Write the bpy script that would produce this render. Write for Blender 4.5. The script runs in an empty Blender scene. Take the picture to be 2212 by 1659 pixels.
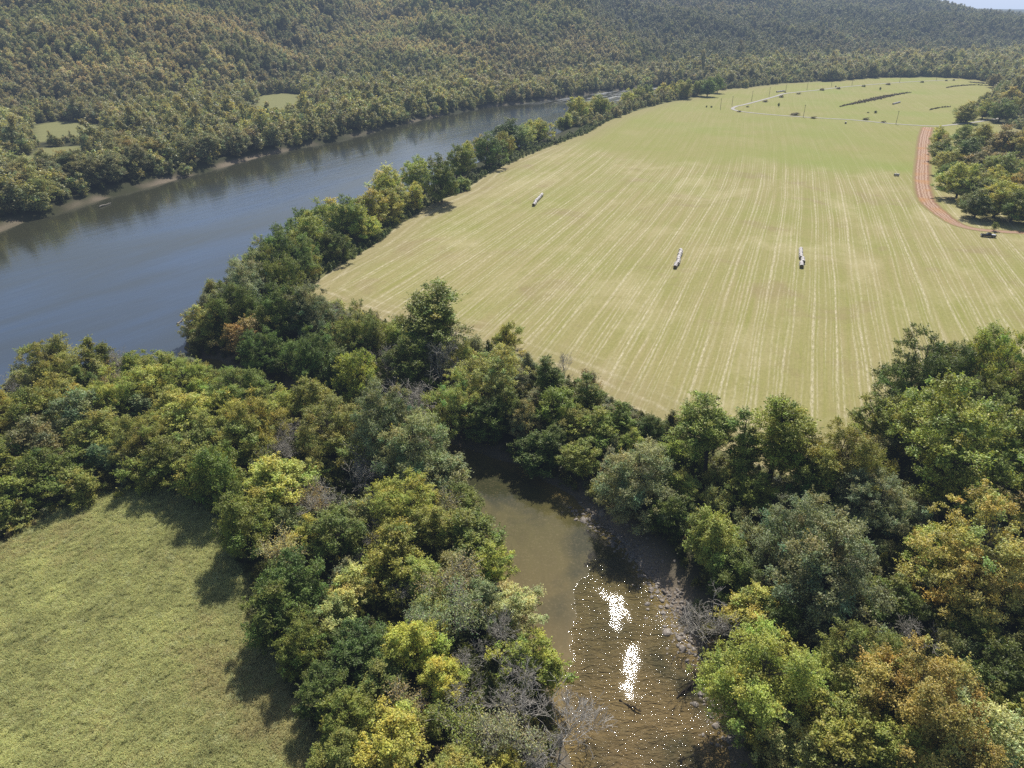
import bpy, bmesh, math, random
import numpy as np
from mathutils import Vector, Matrix

# ------------------------------------------------------------------ basics
sc = bpy.context.scene
COL = sc.collection
R = math.radians
rs = np.random.RandomState(11)
random.seed(5)

CAM_H = 85.0
PITCH = R(27.8)
F = 1536.0                      # focal length for a plan measured on a 2212 x 1659 print of the photo
CX, CY = 1106.0, 829.5
cp_, sp_ = math.cos(PITCH), math.sin(PITCH)
WATER = -3.6


def ray(px, py):
    u = (px - CX) / F
    v = (CY - py) / F
    return np.array([u, cp_ + v * sp_, -sp_ + v * cp_])


def ground(px, py, z=0.0):
    d = ray(px, py)
    t = (CAM_H - z) / max(1e-4, -d[2])
    return np.array([d[0] * t, d[1] * t])


def project(x, y, z):
    dz = z - CAM_H
    zc = y * cp_ - dz * sp_
    yc = y * sp_ + dz * cp_
    zc = np.maximum(zc, 1e-3)
    return CX + F * x / zc, CY - F * yc / zc, zc


def poly(pts, z=0.0):
    return np.array([ground(p[0], p[1], z) for p in pts])


def sdist(P, poly_):
    """signed distance of points to a polygon, negative inside"""
    P = np.asarray(P, float)
    n = len(poly_)
    best = np.full(len(P), 1e18)
    inside = np.zeros(len(P), bool)
    for i in range(n):
        a, b = poly_[i], poly_[(i + 1) % n]
        ab = b - a
        L = (ab ** 2).sum() + 1e-12
        t = np.clip(((P - a) @ ab) / L, 0, 1)
        q = P - a - t[:, None] * ab
        best = np.minimum(best, (q ** 2).sum(1))
        c = (a[1] > P[:, 1]) != (b[1] > P[:, 1])
        xi = a[0] + (P[:, 1] - a[1]) * ab[0] / (ab[1] if abs(ab[1]) > 1e-12 else 1e-12)
        inside ^= c & (P[:, 0] < xi)
    d = np.sqrt(best)
    return np.where(inside, -d, d)


def ldist(P, line):
    P = np.asarray(P, float)
    best = np.full(len(P), 1e18)
    for i in range(len(line) - 1):
        a, b = line[i], line[i + 1]
        ab = b - a
        t = np.clip(((P - a) @ ab) / ((ab ** 2).sum() + 1e-12), 0, 1)
        q = P - a - t[:, None] * ab
        best = np.minimum(best, (q ** 2).sum(1))
    return np.sqrt(best)


def smooth(a, b, x):
    t = np.clip((x - a) / (b - a), 0, 1)
    return t * t * (3 - 2 * t)


# cheap tileless value noise
_perm = np.random.RandomState(3).rand(256, 256)


def vnoise(x, y):
    x = np.asarray(x, float); y = np.asarray(y, float)
    xi = np.floor(x).astype(int); yi = np.floor(y).astype(int)
    fx = x - xi; fy = y - yi
    fx = fx * fx * (3 - 2 * fx); fy = fy * fy * (3 - 2 * fy)
    g = lambda i, j: _perm[i % 256, j % 256]
    return (g(xi, yi) * (1 - fx) * (1 - fy) + g(xi + 1, yi) * fx * (1 - fy)
            + g(xi, yi + 1) * (1 - fx) * fy + g(xi + 1, yi + 1) * fx * fy) * 2 - 1


def fbm(x, y, o=4):
    s = 0; a = 1.0; t = 0
    for k in range(o):
        s = s + a * vnoise(x * 2 ** k + 17.3 * k, y * 2 ** k + 9.1 * k); t += a; a *= 0.5
    return s / t


# ------------------------------------------------------------------ the plan of the valley
river_P = [(420, 812), (398, 745), (412, 700), (450, 640), (492, 590), (540, 520), (600, 468), (690, 420), (800, 358), (900, 318),
           (1010, 284), (1120, 262), (1200, 246), (1300, 225), (1400, 207), (1460, 197), (1520, 191),
           (1480, 184), (1420, 188), (1340, 195), (1250, 207), (1150, 221), (1060, 231), (960, 249), (870, 269), (800, 289), (720, 307),
           (650, 320), (560, 340), (450, 370), (330, 402), (220, 432), (130, 460), (60, 478), (0, 502), (-120, 545), (-260, 600),
           (-400, 760), (-420, 980), (-150, 905), (0, 872), (60, 842), (150, 812), (260, 800), (350, 806)]
creek_P = [(430, 800), (448, 775), (470, 778), (560, 822), (650, 852), (760, 880), (860, 915), (940, 948), (1040, 978), (1130, 1008),
           (1210, 1062), (1290, 1118), (1362, 1190), (1425, 1275), (1470, 1350), (1520, 1425), (1560, 1500), (1578, 1600), (1590, 1720),
           (1600, 1900), (1250, 1900), (1240, 1720), (1240, 1640), (1205, 1560), (1180, 1480), (1140, 1390), (1100, 1300), (1060, 1225),
           (1020, 1150), (985, 1080), (960, 1030), (900, 990), (800, 945), (690, 912), (590, 886), (500, 862), (430, 838)]
CREEK = poly(creek_P, WATER)
meadow_P = [(-60, 1225), (0, 1190), (60, 1150), (130, 1105), (200, 1076), (280, 1058), (340, 1058), (400, 1078), (450, 1110),
            (490, 1180), (515, 1250), (535, 1330), (585, 1420), (640, 1510), (685, 1590), (720, 1670), (760, 1760), (-300, 1760), (-300, 1420)]
MEADOW = poly(meadow_P)
# left edge of the hay field from its near corner to the far end
fleft = poly([(1712, 1030), (1640, 1008), (1560, 975), (1480, 935), (1380, 888), (1290, 848), (1180, 802), (1080, 765), (1000, 745),
              (870, 705), (760, 672), (655, 632), (720, 582), (800, 535), (872, 480), (935, 440), (1000, 414), (1060, 372),
              (1130, 340), (1210, 309), (1265, 289), (1310, 263), (1370, 241), (1440, 222), (1500, 212), (1545, 196), (1620, 189),
              (1700, 180), (1800, 175), (1890, 168)])
_fl = fleft[11:27]
_t = np.gradient(_fl, axis=0); _t /= np.linalg.norm(_t, axis=1)[:, None]
_off = np.interp(np.arange(len(_fl)), [0, 1, 4, 9, 15], [36, 31, 27, 27, 26])
RIVER = np.vstack([poly(river_P[:3], WATER), _fl + np.column_stack([-_t[:, 1], _t[:, 0]]) * _off[:, None], poly(river_P[16:], WATER)])
fright = np.array([ground(1712, 1030) + [0.5, 0]] + [ground(*p) for p in [(1850, 990), (2000, 950), (2212, 905), (2420, 860)]]
                  + [np.array([260.0, 205.0]), np.array([330.0, 300.0]), np.array([330.0, 380.0]), np.array([390.0, 480.0])]
                  + [ground(*p) for p in [(2140, 262), (2110, 240), (2150, 215), (2180, 195), (2155, 181), (2100, 171), (2000, 166)]])
FIELD = np.vstack([fleft, fright[::-1]])
gravel_line = poly([(2300, 240), (2167, 255), (2108, 264), (2055, 270), (2017, 272.5), (1935, 268), (1844, 259.5), (1767, 255),
                    (1673, 248.5), (1608, 242), (1586, 237.5), (1583, 234), (1592, 229.5), (1611, 225.5), (1673, 209), (1698, 202), (1761, 195.3),
                    (1824, 188), (1893, 182), (1966, 177), (2027, 174), (2067, 172)])
dirt_line = poly([(2004, 275), (1997, 300), (1994, 340), (1992, 372), (1993, 400), (2003, 434), (2029, 459), (2060, 481),
                  (2097, 493.5), (2147, 499.5), (2211, 503), (2300, 506)])
COPSE = [poly([(2018, 300), (2013, 350), (2022, 405), (2062, 441), (2112, 470), (2160, 484), (2240, 488), (2420, 500), (2420, 300), (2212, 296), (2140, 314), (2080, 318), (2040, 304)]),
         poly([(2078, 252), (2140, 249), (2180, 246), (2300, 225), (2300, 190), (2165, 203), (2110, 228)])]
CLEAR = [poly([(70, 308), (195, 300), (222, 268), (130, 261), (66, 272)]),
         poly([(30, 358), (120, 352), (185, 330), (175, 316), (90, 318)]),
         poly([(540, 262), (600, 272), (662, 252), (662, 205), (605, 201), (556, 208)])]

# ---- hills
hb_P = [(-900, 300), (-300, 275), (0, 258), (250, 252), (450, 228), (620, 196), (900, 190), (1200, 178), (1440, 164), (1700, 150),
        (2000, 135), (2212, 126), (2600, 118)]
HB = poly(hb_P)
HB = np.vstack([[-4000, HB[0][1] - 500], HB, [6000, 3200]])
TOE = np.array([275.0, 1100.0]); SD = np.array([-0.627, 0.78]); SW = np.array([0.78, 0.627])


def hill(x, y):
    yb = np.interp(x, HB[:, 0], HB[:, 1])
    d = (y - yb) * 0.86
    n1 = fbm(x / 260.0 + 3, y / 260.0, 4)
    n2 = fbm(x / 90.0, y / 90.0 + 5, 3)
    rise = smooth(-10, 60, d)
    hl1 = 0.27 * np.maximum(d, 0) ** 1.0
    s = (x - TOE[0]) * SD[0] + (y - TOE[1]) * SD[1]
    w = (x - TOE[0]) * SW[0] + (y - TOE[1]) * SW[1]
    hl2 = 0.36 * s - 0.40 * w + 6
    k = 18.0
    a, b = hl1 + 64 * n1 * smooth(40, 300, d), hl2 + 30 * n1
    m = np.minimum(a, b)
    hL = m - k * np.log1p(np.exp(-np.abs(a - b) / k))
    hL = np.minimum(hL, 230 + 20 * n1)
    q = x / np.maximum(y, 1)
    cap = np.interp(q, [-0.2, 0.30, 0.457, 0.50, 0.544, 0.585, 0.62, 0.7, 0.9], [300, 250, 146, 108, 84, 66, 58, 52, 48])
    dB = np.maximum(d, 0)
    hB = 0.16 * dB + 52 * n1 * smooth(60, 300, dB)
    hB = np.where(hB > cap - 20, cap - 20 + 20 * np.tanh((hB - cap + 20) / 20), hB)
    h = np.maximum(np.maximum(hL, hB), 0) + 5 * n2 * smooth(50, 200, d)
    far = smooth(3200, 5600, y)
    h = h * (1 - far * 0.75) + far * (66 + 14 * fbm(x / 900.0, y / 1400.0 + 2, 3)) * 1.0
    return np.maximum(h, 0) * rise, d


def height(x, y):
    P = np.column_stack([x, y])
    near_f = sdist(P, FIELD); near_m = sdist(P, MEADOW)
    dw = np.minimum(sdist(P, RIVER), sdist(P, CREEK))
    hh, d = hill(x, y)
    open_ = smooth(0, 9, np.minimum(near_f, near_m))
    z = hh + open_ * (0.45 * fbm(x / 14, y / 14, 3))
    wob = 1.3 * fbm(x / 7.0, y / 7.0, 3)
    dd = dw + wob * smooth(0, 4, np.abs(near_f))
    bank = smooth(-1.0, 8.5, dd)
    z = (WATER - 0.05) * (1 - bank) + z * bank
    z = np.where(dd < 0, WATER + np.maximum(dd * 0.35, -2.2), z)
    z = np.where(near_f < 0, 0.0, z)
    z = np.where(near_m < 0, np.minimum(z, 0.0), z)
    return z, near_f, near_m, dw, d


def hz(x, y):
    z = height(np.atleast_1d(np.asarray(x, float)), np.atleast_1d(np.asarray(y, float)))[0]
    return z


# ------------------------------------------------------------------ node helpers
def new_mat(name):
    m = bpy.data.materials.new(name)
    m.use_nodes = True
    nt = m.node_tree
    nt.nodes.clear()
    out = nt.nodes.new('ShaderNodeOutputMaterial')
    return m, nt, out


def N(nt, t, **kw):
    n = nt.nodes.new(t)
    for k, v in kw.items():
        if k.startswith('i_'):
            n.inputs[k[2:].replace('_', ' ')].default_value = v
        else:
            setattr(n, k, v)
    return n


def L(nt, a, b):
    nt.links.new(a, b)


def mathn(nt, op, a, b=None, c=None):
    n = nt.nodes.new('ShaderNodeMath'); n.operation = op
    for i, v in enumerate((a, b, c)):
        if v is None: continue
        if isinstance(v, (int, float)): n.inputs[i].default_value = v
        else: nt.links.new(v, n.inputs[i])
    return n.outputs[0]


def mixc(nt, f, a, b, mode='MIX'):
    n = nt.nodes.new('ShaderNodeMix'); n.data_type = 'RGBA'; n.blend_type = mode
    for k, v in ((0, f), (6, a), (7, b)):
        if isinstance(v, (int, float)): n.inputs[k].default_value = v
        elif isinstance(v, tuple): n.inputs[k].default_value = (*v, 1) if len(v) == 3 else v
        else: nt.links.new(v, n.inputs[k])
    return n.outputs[2]


def noise(nt, vec, scale, detail=4, rough=0.55, dist=0.0):
    n = nt.nodes.new('ShaderNodeTexNoise')
    n.inputs['Scale'].default_value = scale; n.inputs['Detail'].default_value = detail
    n.inputs['Roughness'].default_value = rough; n.inputs['Distortion'].default_value = dist
    if vec is not None: nt.links.new(vec, n.inputs['Vector'])
    return n.outputs['Fac']


def ramp(nt, fac, stops):
    n = nt.nodes.new('ShaderNodeValToRGB')
    e = n.color_ramp.elements
    while len(e) < len(stops): e.new(0.5)
    for el, (p, c) in zip(e, stops):
        el.position = p
        el.color = (c, c, c, 1) if isinstance(c, (int, float)) else (*c, 1)
    nt.links.new(fac, n.inputs[0])
    return n.outputs[0]


def wpos(nt):
    return nt.nodes.new('ShaderNodeNewGeometry').outputs['Position']


def scaled(nt, vec, s):
    n = nt.nodes.new('ShaderNodeMapping'); n.inputs['Scale'].default_value = s
    nt.links.new(vec, n.inputs[0])
    return n.outputs[0]


def principled(nt, out, col, rough=0.9, spec=0.2, bump=None, bstr=0.3, bdist=0.1):
    b = nt.nodes.new('ShaderNodeBsdfPrincipled')
    if isinstance(col, tuple): b.inputs['Base Color'].default_value = (*col, 1)
    else: nt.links.new(col, b.inputs['Base Color'])
    if isinstance(rough, (int, float)): b.inputs['Roughness'].default_value = rough
    else: nt.links.new(rough, b.inputs['Roughness'])
    b.inputs['Specular IOR Level'].default_value = spec
    if bump is not None:
        bn = nt.nodes.new('ShaderNodeBump'); bn.inputs['Distance'].default_value = bdist
        if isinstance(bstr, (int, float)): bn.inputs['Strength'].default_value = bstr
        else: nt.links.new(bstr, bn.inputs['Strength'])
        nt.links.new(bump, bn.inputs['Height'])
        nt.links.new(bn.outputs[0], b.inputs['Normal'])
    nt.links.new(b.outputs[0], out.inputs[0])
    return b


# ------------------------------------------------------------------ materials
def leaf_material(name, instancer):
    m, nt, out = new_mat(name)
    if instancer:
        a = N(nt, 'ShaderNodeAttribute', attribute_type='INSTANCER', attribute_name='col'); base = a.outputs['Color']
    else:
        base = nt.nodes.new('ShaderNodeObjectInfo').outputs['Color']
    t = N(nt, 'ShaderNodeAttribute', attribute_type='GEOMETRY', attribute_name='tint')
    c = mixc(nt, 1.0, base, t.outputs['Color'], 'MULTIPLY')
    p = N(nt, 'ShaderNodeBsdfPrincipled'); p.inputs['Roughness'].default_value = 0.46
    p.inputs['Specular IOR Level'].default_value = 0.35
    L(nt, c, p.inputs['Base Color'])
    tr = N(nt, 'ShaderNodeBsdfTranslucent')
    c2 = mixc(nt, 1.0, c, (1.25, 1.2, 0.55), 'MULTIPLY')
    L(nt, c2, tr.inputs['Color'])
    mx = N(nt, 'ShaderNodeMixShader'); mx.inputs[0].default_value = 0.30
    L(nt, p.outputs[0], mx.inputs[1]); L(nt, tr.outputs[0], mx.inputs[2]); L(nt, mx.outputs[0], out.inputs[0])
    return m


M_LEAF = leaf_material('leaf', False)
M_LEAF_I = leaf_material('leaf_mass', True)


def bark_material(name, c0, c1):
    m, nt, out = new_mat(name)
    p = nt.nodes.new('ShaderNodeTexCoord').outputs['Object']
    n = noise(nt, scaled(nt, p, (6, 6, 1.5)), 1.0, 5)
    principled(nt, out, mixc(nt, n, c0, c1), 0.95, 0.1)
    return m


M_BARK = bark_material('bark', (0.05, 0.042, 0.035), (0.13, 0.115, 0.10))
M_BARKPALE = bark_material('pale_bark', (0.42, 0.385, 0.335), (0.68, 0.64, 0.57))
M_LOG = bark_material('driftwood', (0.22, 0.19, 0.16), (0.5, 0.46, 0.40))
M_LOGDARK = bark_material('wet_log', (0.03, 0.025, 0.02), (0.08, 0.065, 0.05))


def ground_material():
    m, nt, out = new_mat('forest_ground')
    p = wpos(nt)
    z = N(nt, 'ShaderNodeAttribute', attribute_name='zone')
    sep = N(nt, 'ShaderNodeSeparateColor'); L(nt, z.outputs['Color'], sep.inputs[0])
    n1 = noise(nt, p, 0.12, 5); n2 = noise(nt, p, 1.3, 5, 0.65)
    litter = mixc(nt, n2, (0.030, 0.028, 0.016), (0.085, 0.075, 0.045))
    litter = mixc(nt, mathn(nt, 'MULTIPLY', n1, 0.8), litter, (0.045, 0.06, 0.02))
    sand = mixc(nt, n2, (0.20, 0.15, 0.105), (0.40, 0.33, 0.25))
    peb = noise(nt, p, 3.2, 3, 0.7)
    sand = mixc(nt, ramp(nt, peb, [(0.45, 0.0), (0.7, 0.5)]), sand, (0.10, 0.085, 0.065))
    grass = mixc(nt, n2, (0.16, 0.17, 0.06), (0.30, 0.29, 0.13))
    far = mixc(nt, noise(nt, p, 0.02, 6, 0.7), (0.020, 0.030, 0.014), (0.07, 0.075, 0.035))
    c = mixc(nt, sep.outputs[0], litter, sand)
    c = mixc(nt, sep.outputs[1], c, grass)
    c = mixc(nt, sep.outputs[2], c, far)
    principled(nt, out, c, 0.95, 0.1, n2, 0.6, 0.25)
    return m


def hay_material():
    m, nt, out = new_mat('mown_hay')
    p = wpos(nt)
    a = N(nt, 'ShaderNodeAttribute', attribute_name='rows')
    sp = N(nt, 'ShaderNodeSeparateXYZ'); L(nt, a.outputs['Vector'], sp.inputs[0])
    u, e, v = sp.outputs[0], sp.outputs[1], sp.outputs[2]
    pos = N(nt, 'ShaderNodeSeparateXYZ'); L(nt, p, pos.inputs[0])
    # stretched coordinates: u across the rows, y along them
    cmb = N(nt, 'ShaderNodeCombineXYZ'); L(nt, u, cmb.inputs[0]); L(nt, pos.outputs[1], cmb.inputs[1])
    q = cmb.outputs[0]
    streak = noise(nt, scaled(nt, q, (0.9, 0.018, 1)), 1.0, 4, 0.6)
    streak2 = noise(nt, scaled(nt, q, (0.28, 0.006, 1)), 1.0, 3, 0.5)
    fine = noise(nt, scaled(nt, q, (2.6, 0.35, 1)), 1.0, 4, 0.7)
    patch = noise(nt, p, 0.022, 5, 0.6); patch2 = noise(nt, p, 0.007, 3, 0.5)
    clump = noise(nt, p, 0.9, 3, 0.7)
    # windrows: thin lines of pale straw left by the rake, uneven spacing, broken along their length
    wob = mathn(nt, 'MULTIPLY', mathn(nt, 'SUBTRACT', noise(nt, scaled(nt, q, (0.09, 0.006, 1)), 1.0, 2), 0.5), 6.0)
    wob = mathn(nt, 'ADD', wob, mathn(nt, 'MULTIPLY', mathn(nt, 'SUBTRACT', noise(nt, scaled(nt, q, (0.1, 0.06, 1)), 1.0, 2), 0.5), 0.45))
    uu = mathn(nt, 'ADD', u, wob)
    rag = ramp(nt, noise(nt, scaled(nt, q, (2.2, 0.35, 1)), 1.0, 5, 0.8), [(0.38, 0.0), (0.62, 0.85)])

    def rows(period, centre, w0, w1, seed, lo, hi):
        fr = mathn(nt, 'FRACT', mathn(nt, 'DIVIDE', uu, period))
        d_ = mathn(nt, 'MULTIPLY', mathn(nt, 'ABSOLUTE', mathn(nt, 'SUBTRACT', fr, centre)), period)
        l_ = ramp(nt, d_, [(w0, 1.0), (w1, 0.0)])
        mp = nt.nodes.new('ShaderNodeMapping'); mp.inputs['Scale'].default_value = (0.16, 0.011, 1); mp.inputs['Location'].default_value = (seed, seed * 1.7, 0)
        L(nt, q, mp.inputs[0])
        b_ = ramp(nt, noise(nt, mp.outputs[0], 1.0, 4, 0.6), [(lo, 0.0), (hi, 1.0)])
        return mathn(nt, 'MULTIPLY', l_, b_)
    brk = ramp(nt, noise(nt, scaled(nt, q, (0.12, 0.016, 1)), 1.0, 4, 0.65), [(0.38, 0.1), (0.62, 1.0)])
    main = mathn(nt, 'MAXIMUM', rows(7.4, 0.42, 0.14, 0.60, 0.0, 0.32, 0.55), mathn(nt, 'MULTIPLY', rows(7.4, 0.62, 0.10, 0.46, 7.0, 0.42, 0.62), 0.75))
    second = mathn(nt, 'MAXIMUM', rows(3.7, 0.25, 0.06, 0.40, 13.0, 0.40, 0.60), rows(2.47, 0.7, 0.06, 0.34, 21.0, 0.42, 0.62))
    lines = mathn(nt, 'MULTIPLY', mathn(nt, 'MAXIMUM', main, mathn(nt, 'MULTIPLY', second, 0.75)), rag)
    mown = mathn(nt, 'ADD', mathn(nt, 'MULTIPLY', v, 0.84), 0.16)
    lines = mathn(nt, 'MULTIPLY', lines, mown)
    # headland swaths following the field edge
    he = mathn(nt, 'FRACT', mathn(nt, 'DIVIDE', mathn(nt, 'ADD', e, mathn(nt, 'MULTIPLY', patch, 5.0)), 5.2))
    hl = ramp(nt, mathn(nt, 'ABSOLUTE', mathn(nt, 'SUBTRACT', he, 0.5)), [(0.05, 0.9), (0.22, 0.0)])
    hm = ramp(nt, mathn(nt, 'DIVIDE', e, 40.0), [(0.10, 0.9), (0.5, 0.0)])
    lines = mathn(nt, 'ADD', mathn(nt, 'MULTIPLY', lines, mathn(nt, 'SUBTRACT', 1.0, mathn(nt, 'MULTIPLY', hm, 0.6))),
                  mathn(nt, 'MULTIPLY', mathn(nt, 'MULTIPLY', mathn(nt, 'MULTIPLY', hl, hm), brk), mathn(nt, 'MULTIPLY', rag, v)))
    green = mixc(nt, fine, (0.228, 0.220, 0.066), (0.392, 0.368, 0.130))
    dry = mixc(nt, fine, (0.295, 0.255, 0.105), (0.46, 0.40, 0.20))
    lush = mixc(nt, fine, (0.22, 0.25, 0.055), (0.34, 0.35, 0.10))
    f1 = ramp(nt, mathn(nt, 'ADD', mathn(nt, 'MULTIPLY', streak, 0.6), mathn(nt, 'MULTIPLY', streak2, 0.4)), [(0.36, 0.0), (0.60, 1.0)])
    c = mixc(nt, f1, green, dry)
    c = mixc(nt, mathn(nt, 'MULTIPLY', mathn(nt, 'SUBTRACT', 1.0, v), 0.32), c, lush)
    nearw = ramp(nt, mathn(nt, 'DIVIDE', pos.outputs[1], 600.0), [(0.25, 0.30), (0.6, 0.62)])
    c = mixc(nt, mathn(nt, 'MULTIPLY', ramp(nt, patch, [(0.42, 0.0), (0.66, 1.0)]), nearw), c, lush)
    c = mixc(nt, mathn(nt, 'MULTIPLY', ramp(nt, patch2, [(0.5, 0.0), (0.68, 0.5)]), mathn(nt, 'SUBTRACT', 1.0, v)), c, (0.25, 0.32, 0.07))
    # reddish brown thin spots
    sp2 = ramp(nt, noise(nt, p, 0.035, 4, 0.6, 0.6), [(0.56, 0.0), (0.70, 0.75)])
    c = mixc(nt, mathn(nt, 'MULTIPLY', sp2, v), c, (0.31, 0.245, 0.125))
    pale = ramp(nt, noise(nt, scaled(nt, q, (0.03, 0.02, 1)), 1.0, 5, 0.65, 0.5), [(0.52, 0.0), (0.68, 0.6)])
    c = mixc(nt, mathn(nt, 'MULTIPLY', pale, mown), c, (0.50, 0.44, 0.24))
    c = mixc(nt, mathn(nt, 'MULTIPLY', hm, 0.55), c, (0.33, 0.27, 0.15))
    # loose straw specks
    spk = ramp(nt, noise(nt, scaled(nt, q, (1.7, 1.0, 1)), 1.0, 2, 0.8), [(0.60, 0.0), (0.74, 0.65)])
    c = mixc(nt, mathn(nt, 'MULTIPLY', mathn(nt, 'MULTIPLY', spk, brk), mown), c, (0.62, 0.55, 0.38))
    c = mixc(nt, mathn(nt, 'MINIMUM', lines, 1.0), c, (0.80, 0.71, 0.51))
    c = mixc(nt, ramp(nt, clump, [(0.3, 0.22), (0.55, 0.0)]), c, (0.12, 0.12, 0.04))
    hgt = mathn(nt, 'ADD', mathn(nt, 'MULTIPLY', lines, 1.0), mathn(nt, 'MULTIPLY', fine, 0.5))
    principled(nt, out, c, 0.95, 0.08, hgt, 0.5, 0.25)
    return m


def meadow_material():
    m, nt, out = new_mat('meadow_grass_ground')
    p = wpos(nt)
    a = noise(nt, p, 0.10, 5, 0.6); b = noise(nt, p, 1.1, 5, 0.7, 0.5)
    c = mixc(nt, b, (0.24, 0.24, 0.08), (0.42, 0.41, 0.17))
    c = mixc(nt, ramp(nt, a, [(0.42, 0.0), (0.7, 0.55)]), c, (0.32, 0.26, 0.14))
    principled(nt, out, c, 0.95, 0.05, b, 0.8, 0.3)
    return m


def blade_material():
    m, nt, out = new_mat('grass_blade')
    a = N(nt, 'ShaderNodeAttribute', attribute_type='INSTANCER', attribute_name='col')
    t = N(nt, 'ShaderNodeAttribute', attribute_type='GEOMETRY', attribute_name='tint')
    c = mixc(nt, 1.0, a.outputs['Color'], t.outputs['Color'], 'MULTIPLY')
    d = N(nt, 'ShaderNodeBsdfDiffuse'); L(nt, c, d.inputs[0])
    tr = N(nt, 'ShaderNodeBsdfTranslucent'); L(nt, c, tr.inputs[0])
    mx = N(nt, 'ShaderNodeMixShader'); mx.inputs[0].default_value = 0.45
    L(nt, d.outputs[0], mx.inputs[1]); L(nt, tr.outputs[0], mx.inputs[2]); L(nt, mx.outputs[0], out.inputs[0])
    return m


def river_material():
    m, nt, out = new_mat('river_water')
    p = wpos(nt)
    rot = N(nt, 'ShaderNodeMapping'); rot.inputs['Rotation'].default_value = (0, 0, R(-60)); L(nt, p, rot.inputs[0])
    q = rot.outputs[0]
    w1 = noise(nt, scaled(nt, q, (0.05, 0.28, 1)), 1.0, 5, 0.62, 0.4)
    w2 = noise(nt, scaled(nt, q, (0.35, 0.9, 1)), 1.0, 4, 0.6)
    big = noise(nt, scaled(nt, q, (0.006, 0.03, 1)), 1.0, 4, 0.6, 0.5)
    hgt = mathn(nt, 'ADD', mathn(nt, 'MULTIPLY', w1, 1.0), mathn(nt, 'MULTIPLY', w2, 0.35))
    col = mixc(nt, ramp(nt, big, [(0.36, 0.0), (0.66, 1.0)]), (0.062, 0.072, 0.072), (0.066, 0.100, 0.165))  # blue streaks are the sky's sheen put into the base colour
    bank_refl = N(nt, 'ShaderNodeAttribute', attribute_name='shore')
    col = mixc(nt, bank_refl.outputs['Fac'], col, (0.052, 0.053, 0.032))  # dark reflection of the wooded far bank, painted into the water colour
    rp = N(nt, 'ShaderNodeAttribute', attribute_name='rapids')
    foam = mathn(nt, 'MULTIPLY', rp.outputs['Fac'], ramp(nt, noise(nt, scaled(nt, q, (0.03, 0.16, 1)), 1.0, 4, 0.7), [(0.46, 0.0), (0.60, 0.9)]))
    col = mixc(nt, foam, col, (0.75, 0.77, 0.78))
    bst = ramp(nt, big, [(0.35, 0.05), (0.65, 0.20)])
    b = principled(nt, out, col, 0.08, 0.5, hgt, bst, 0.55)
    b.inputs['IOR'].default_value = 1.6
    return m


def creek_material():
    m, nt, out = new_mat('creek_water')
    p = wpos(nt)
    big = noise(nt, p, 0.055, 4, 0.55, 0.6); mid = noise(nt, scaled(nt, p, (0.5, 0.16, 1)), 1.0, 4, 0.6, 0.8)
    peb = noise(nt, p, 2.4, 4, 0.75)
    pos = N(nt, 'ShaderNodeSeparateXYZ'); L(nt, p, pos.inputs[0])
    # the bed shows through: olive silt upstream, tan gravel near the riffle
    near = ramp(nt, mathn(nt, 'DIVIDE', mathn(nt, 'ADD', pos.outputs[1], mathn(nt, 'MULTIPLY', mid, 14.0)), 160.0), [(0.38, 1.0), (0.72, 0.0)])
    olive = mixc(nt, mid, (0.085, 0.080, 0.035), (0.15, 0.13, 0.06))
    tan = mixc(nt, mid, (0.15, 0.105, 0.058), (0.27, 0.195, 0.115))
    c = mixc(nt, near, olive, tan)
    c = mixc(nt, ramp(nt, big, [(0.46, 0.0), (0.62, 0.85)]), c, (0.040, 0.046, 0.030))
    c = mixc(nt, ramp(nt, peb, [(0.52, 0.0), (0.72, 0.55)]), c, mixc(nt, mid, (0.10, 0.075, 0.05), (0.36, 0.29, 0.20)))
    shallow = N(nt, 'ShaderNodeAttribute', attribute_name='shallow')
    c = mixc(nt, mathn(nt, 'MULTIPLY', shallow.outputs['Fac'], 0.6), c, (0.30, 0.22, 0.10))
    w1 = noise(nt, scaled(nt, p, (0.5, 1.0, 1)), 1.0, 2, 0.5, 0.6); w2 = noise(nt, scaled(nt, p, (1.7, 3.0, 1)), 1.0, 3, 0.6, 0.5)
    hgt = mathn(nt, 'ADD', w1, mathn(nt, 'MULTIPLY', w2, 0.5))
    rif = N(nt, 'ShaderNodeAttribute', attribute_name='riffle')
    rn = ramp(nt, noise(nt, scaled(nt, p, (0.8, 0.4, 1)), 1.0, 4, 0.7, 0.8), [(0.3, 0.75), (0.6, 1.0)])
    st = mathn(nt, 'MULTIPLY', mathn(nt, 'MULTIPLY', rif.outputs['Fac'], rn), 2.6)
    c = mixc(nt, 1.0, c, (0.98, 0.96, 0.76), 'MULTIPLY')
    b = principled(nt, out, c, 0.045, 0.5, hgt, st, 0.10)
    b.inputs['IOR'].default_value = 1.33
    return m


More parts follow.
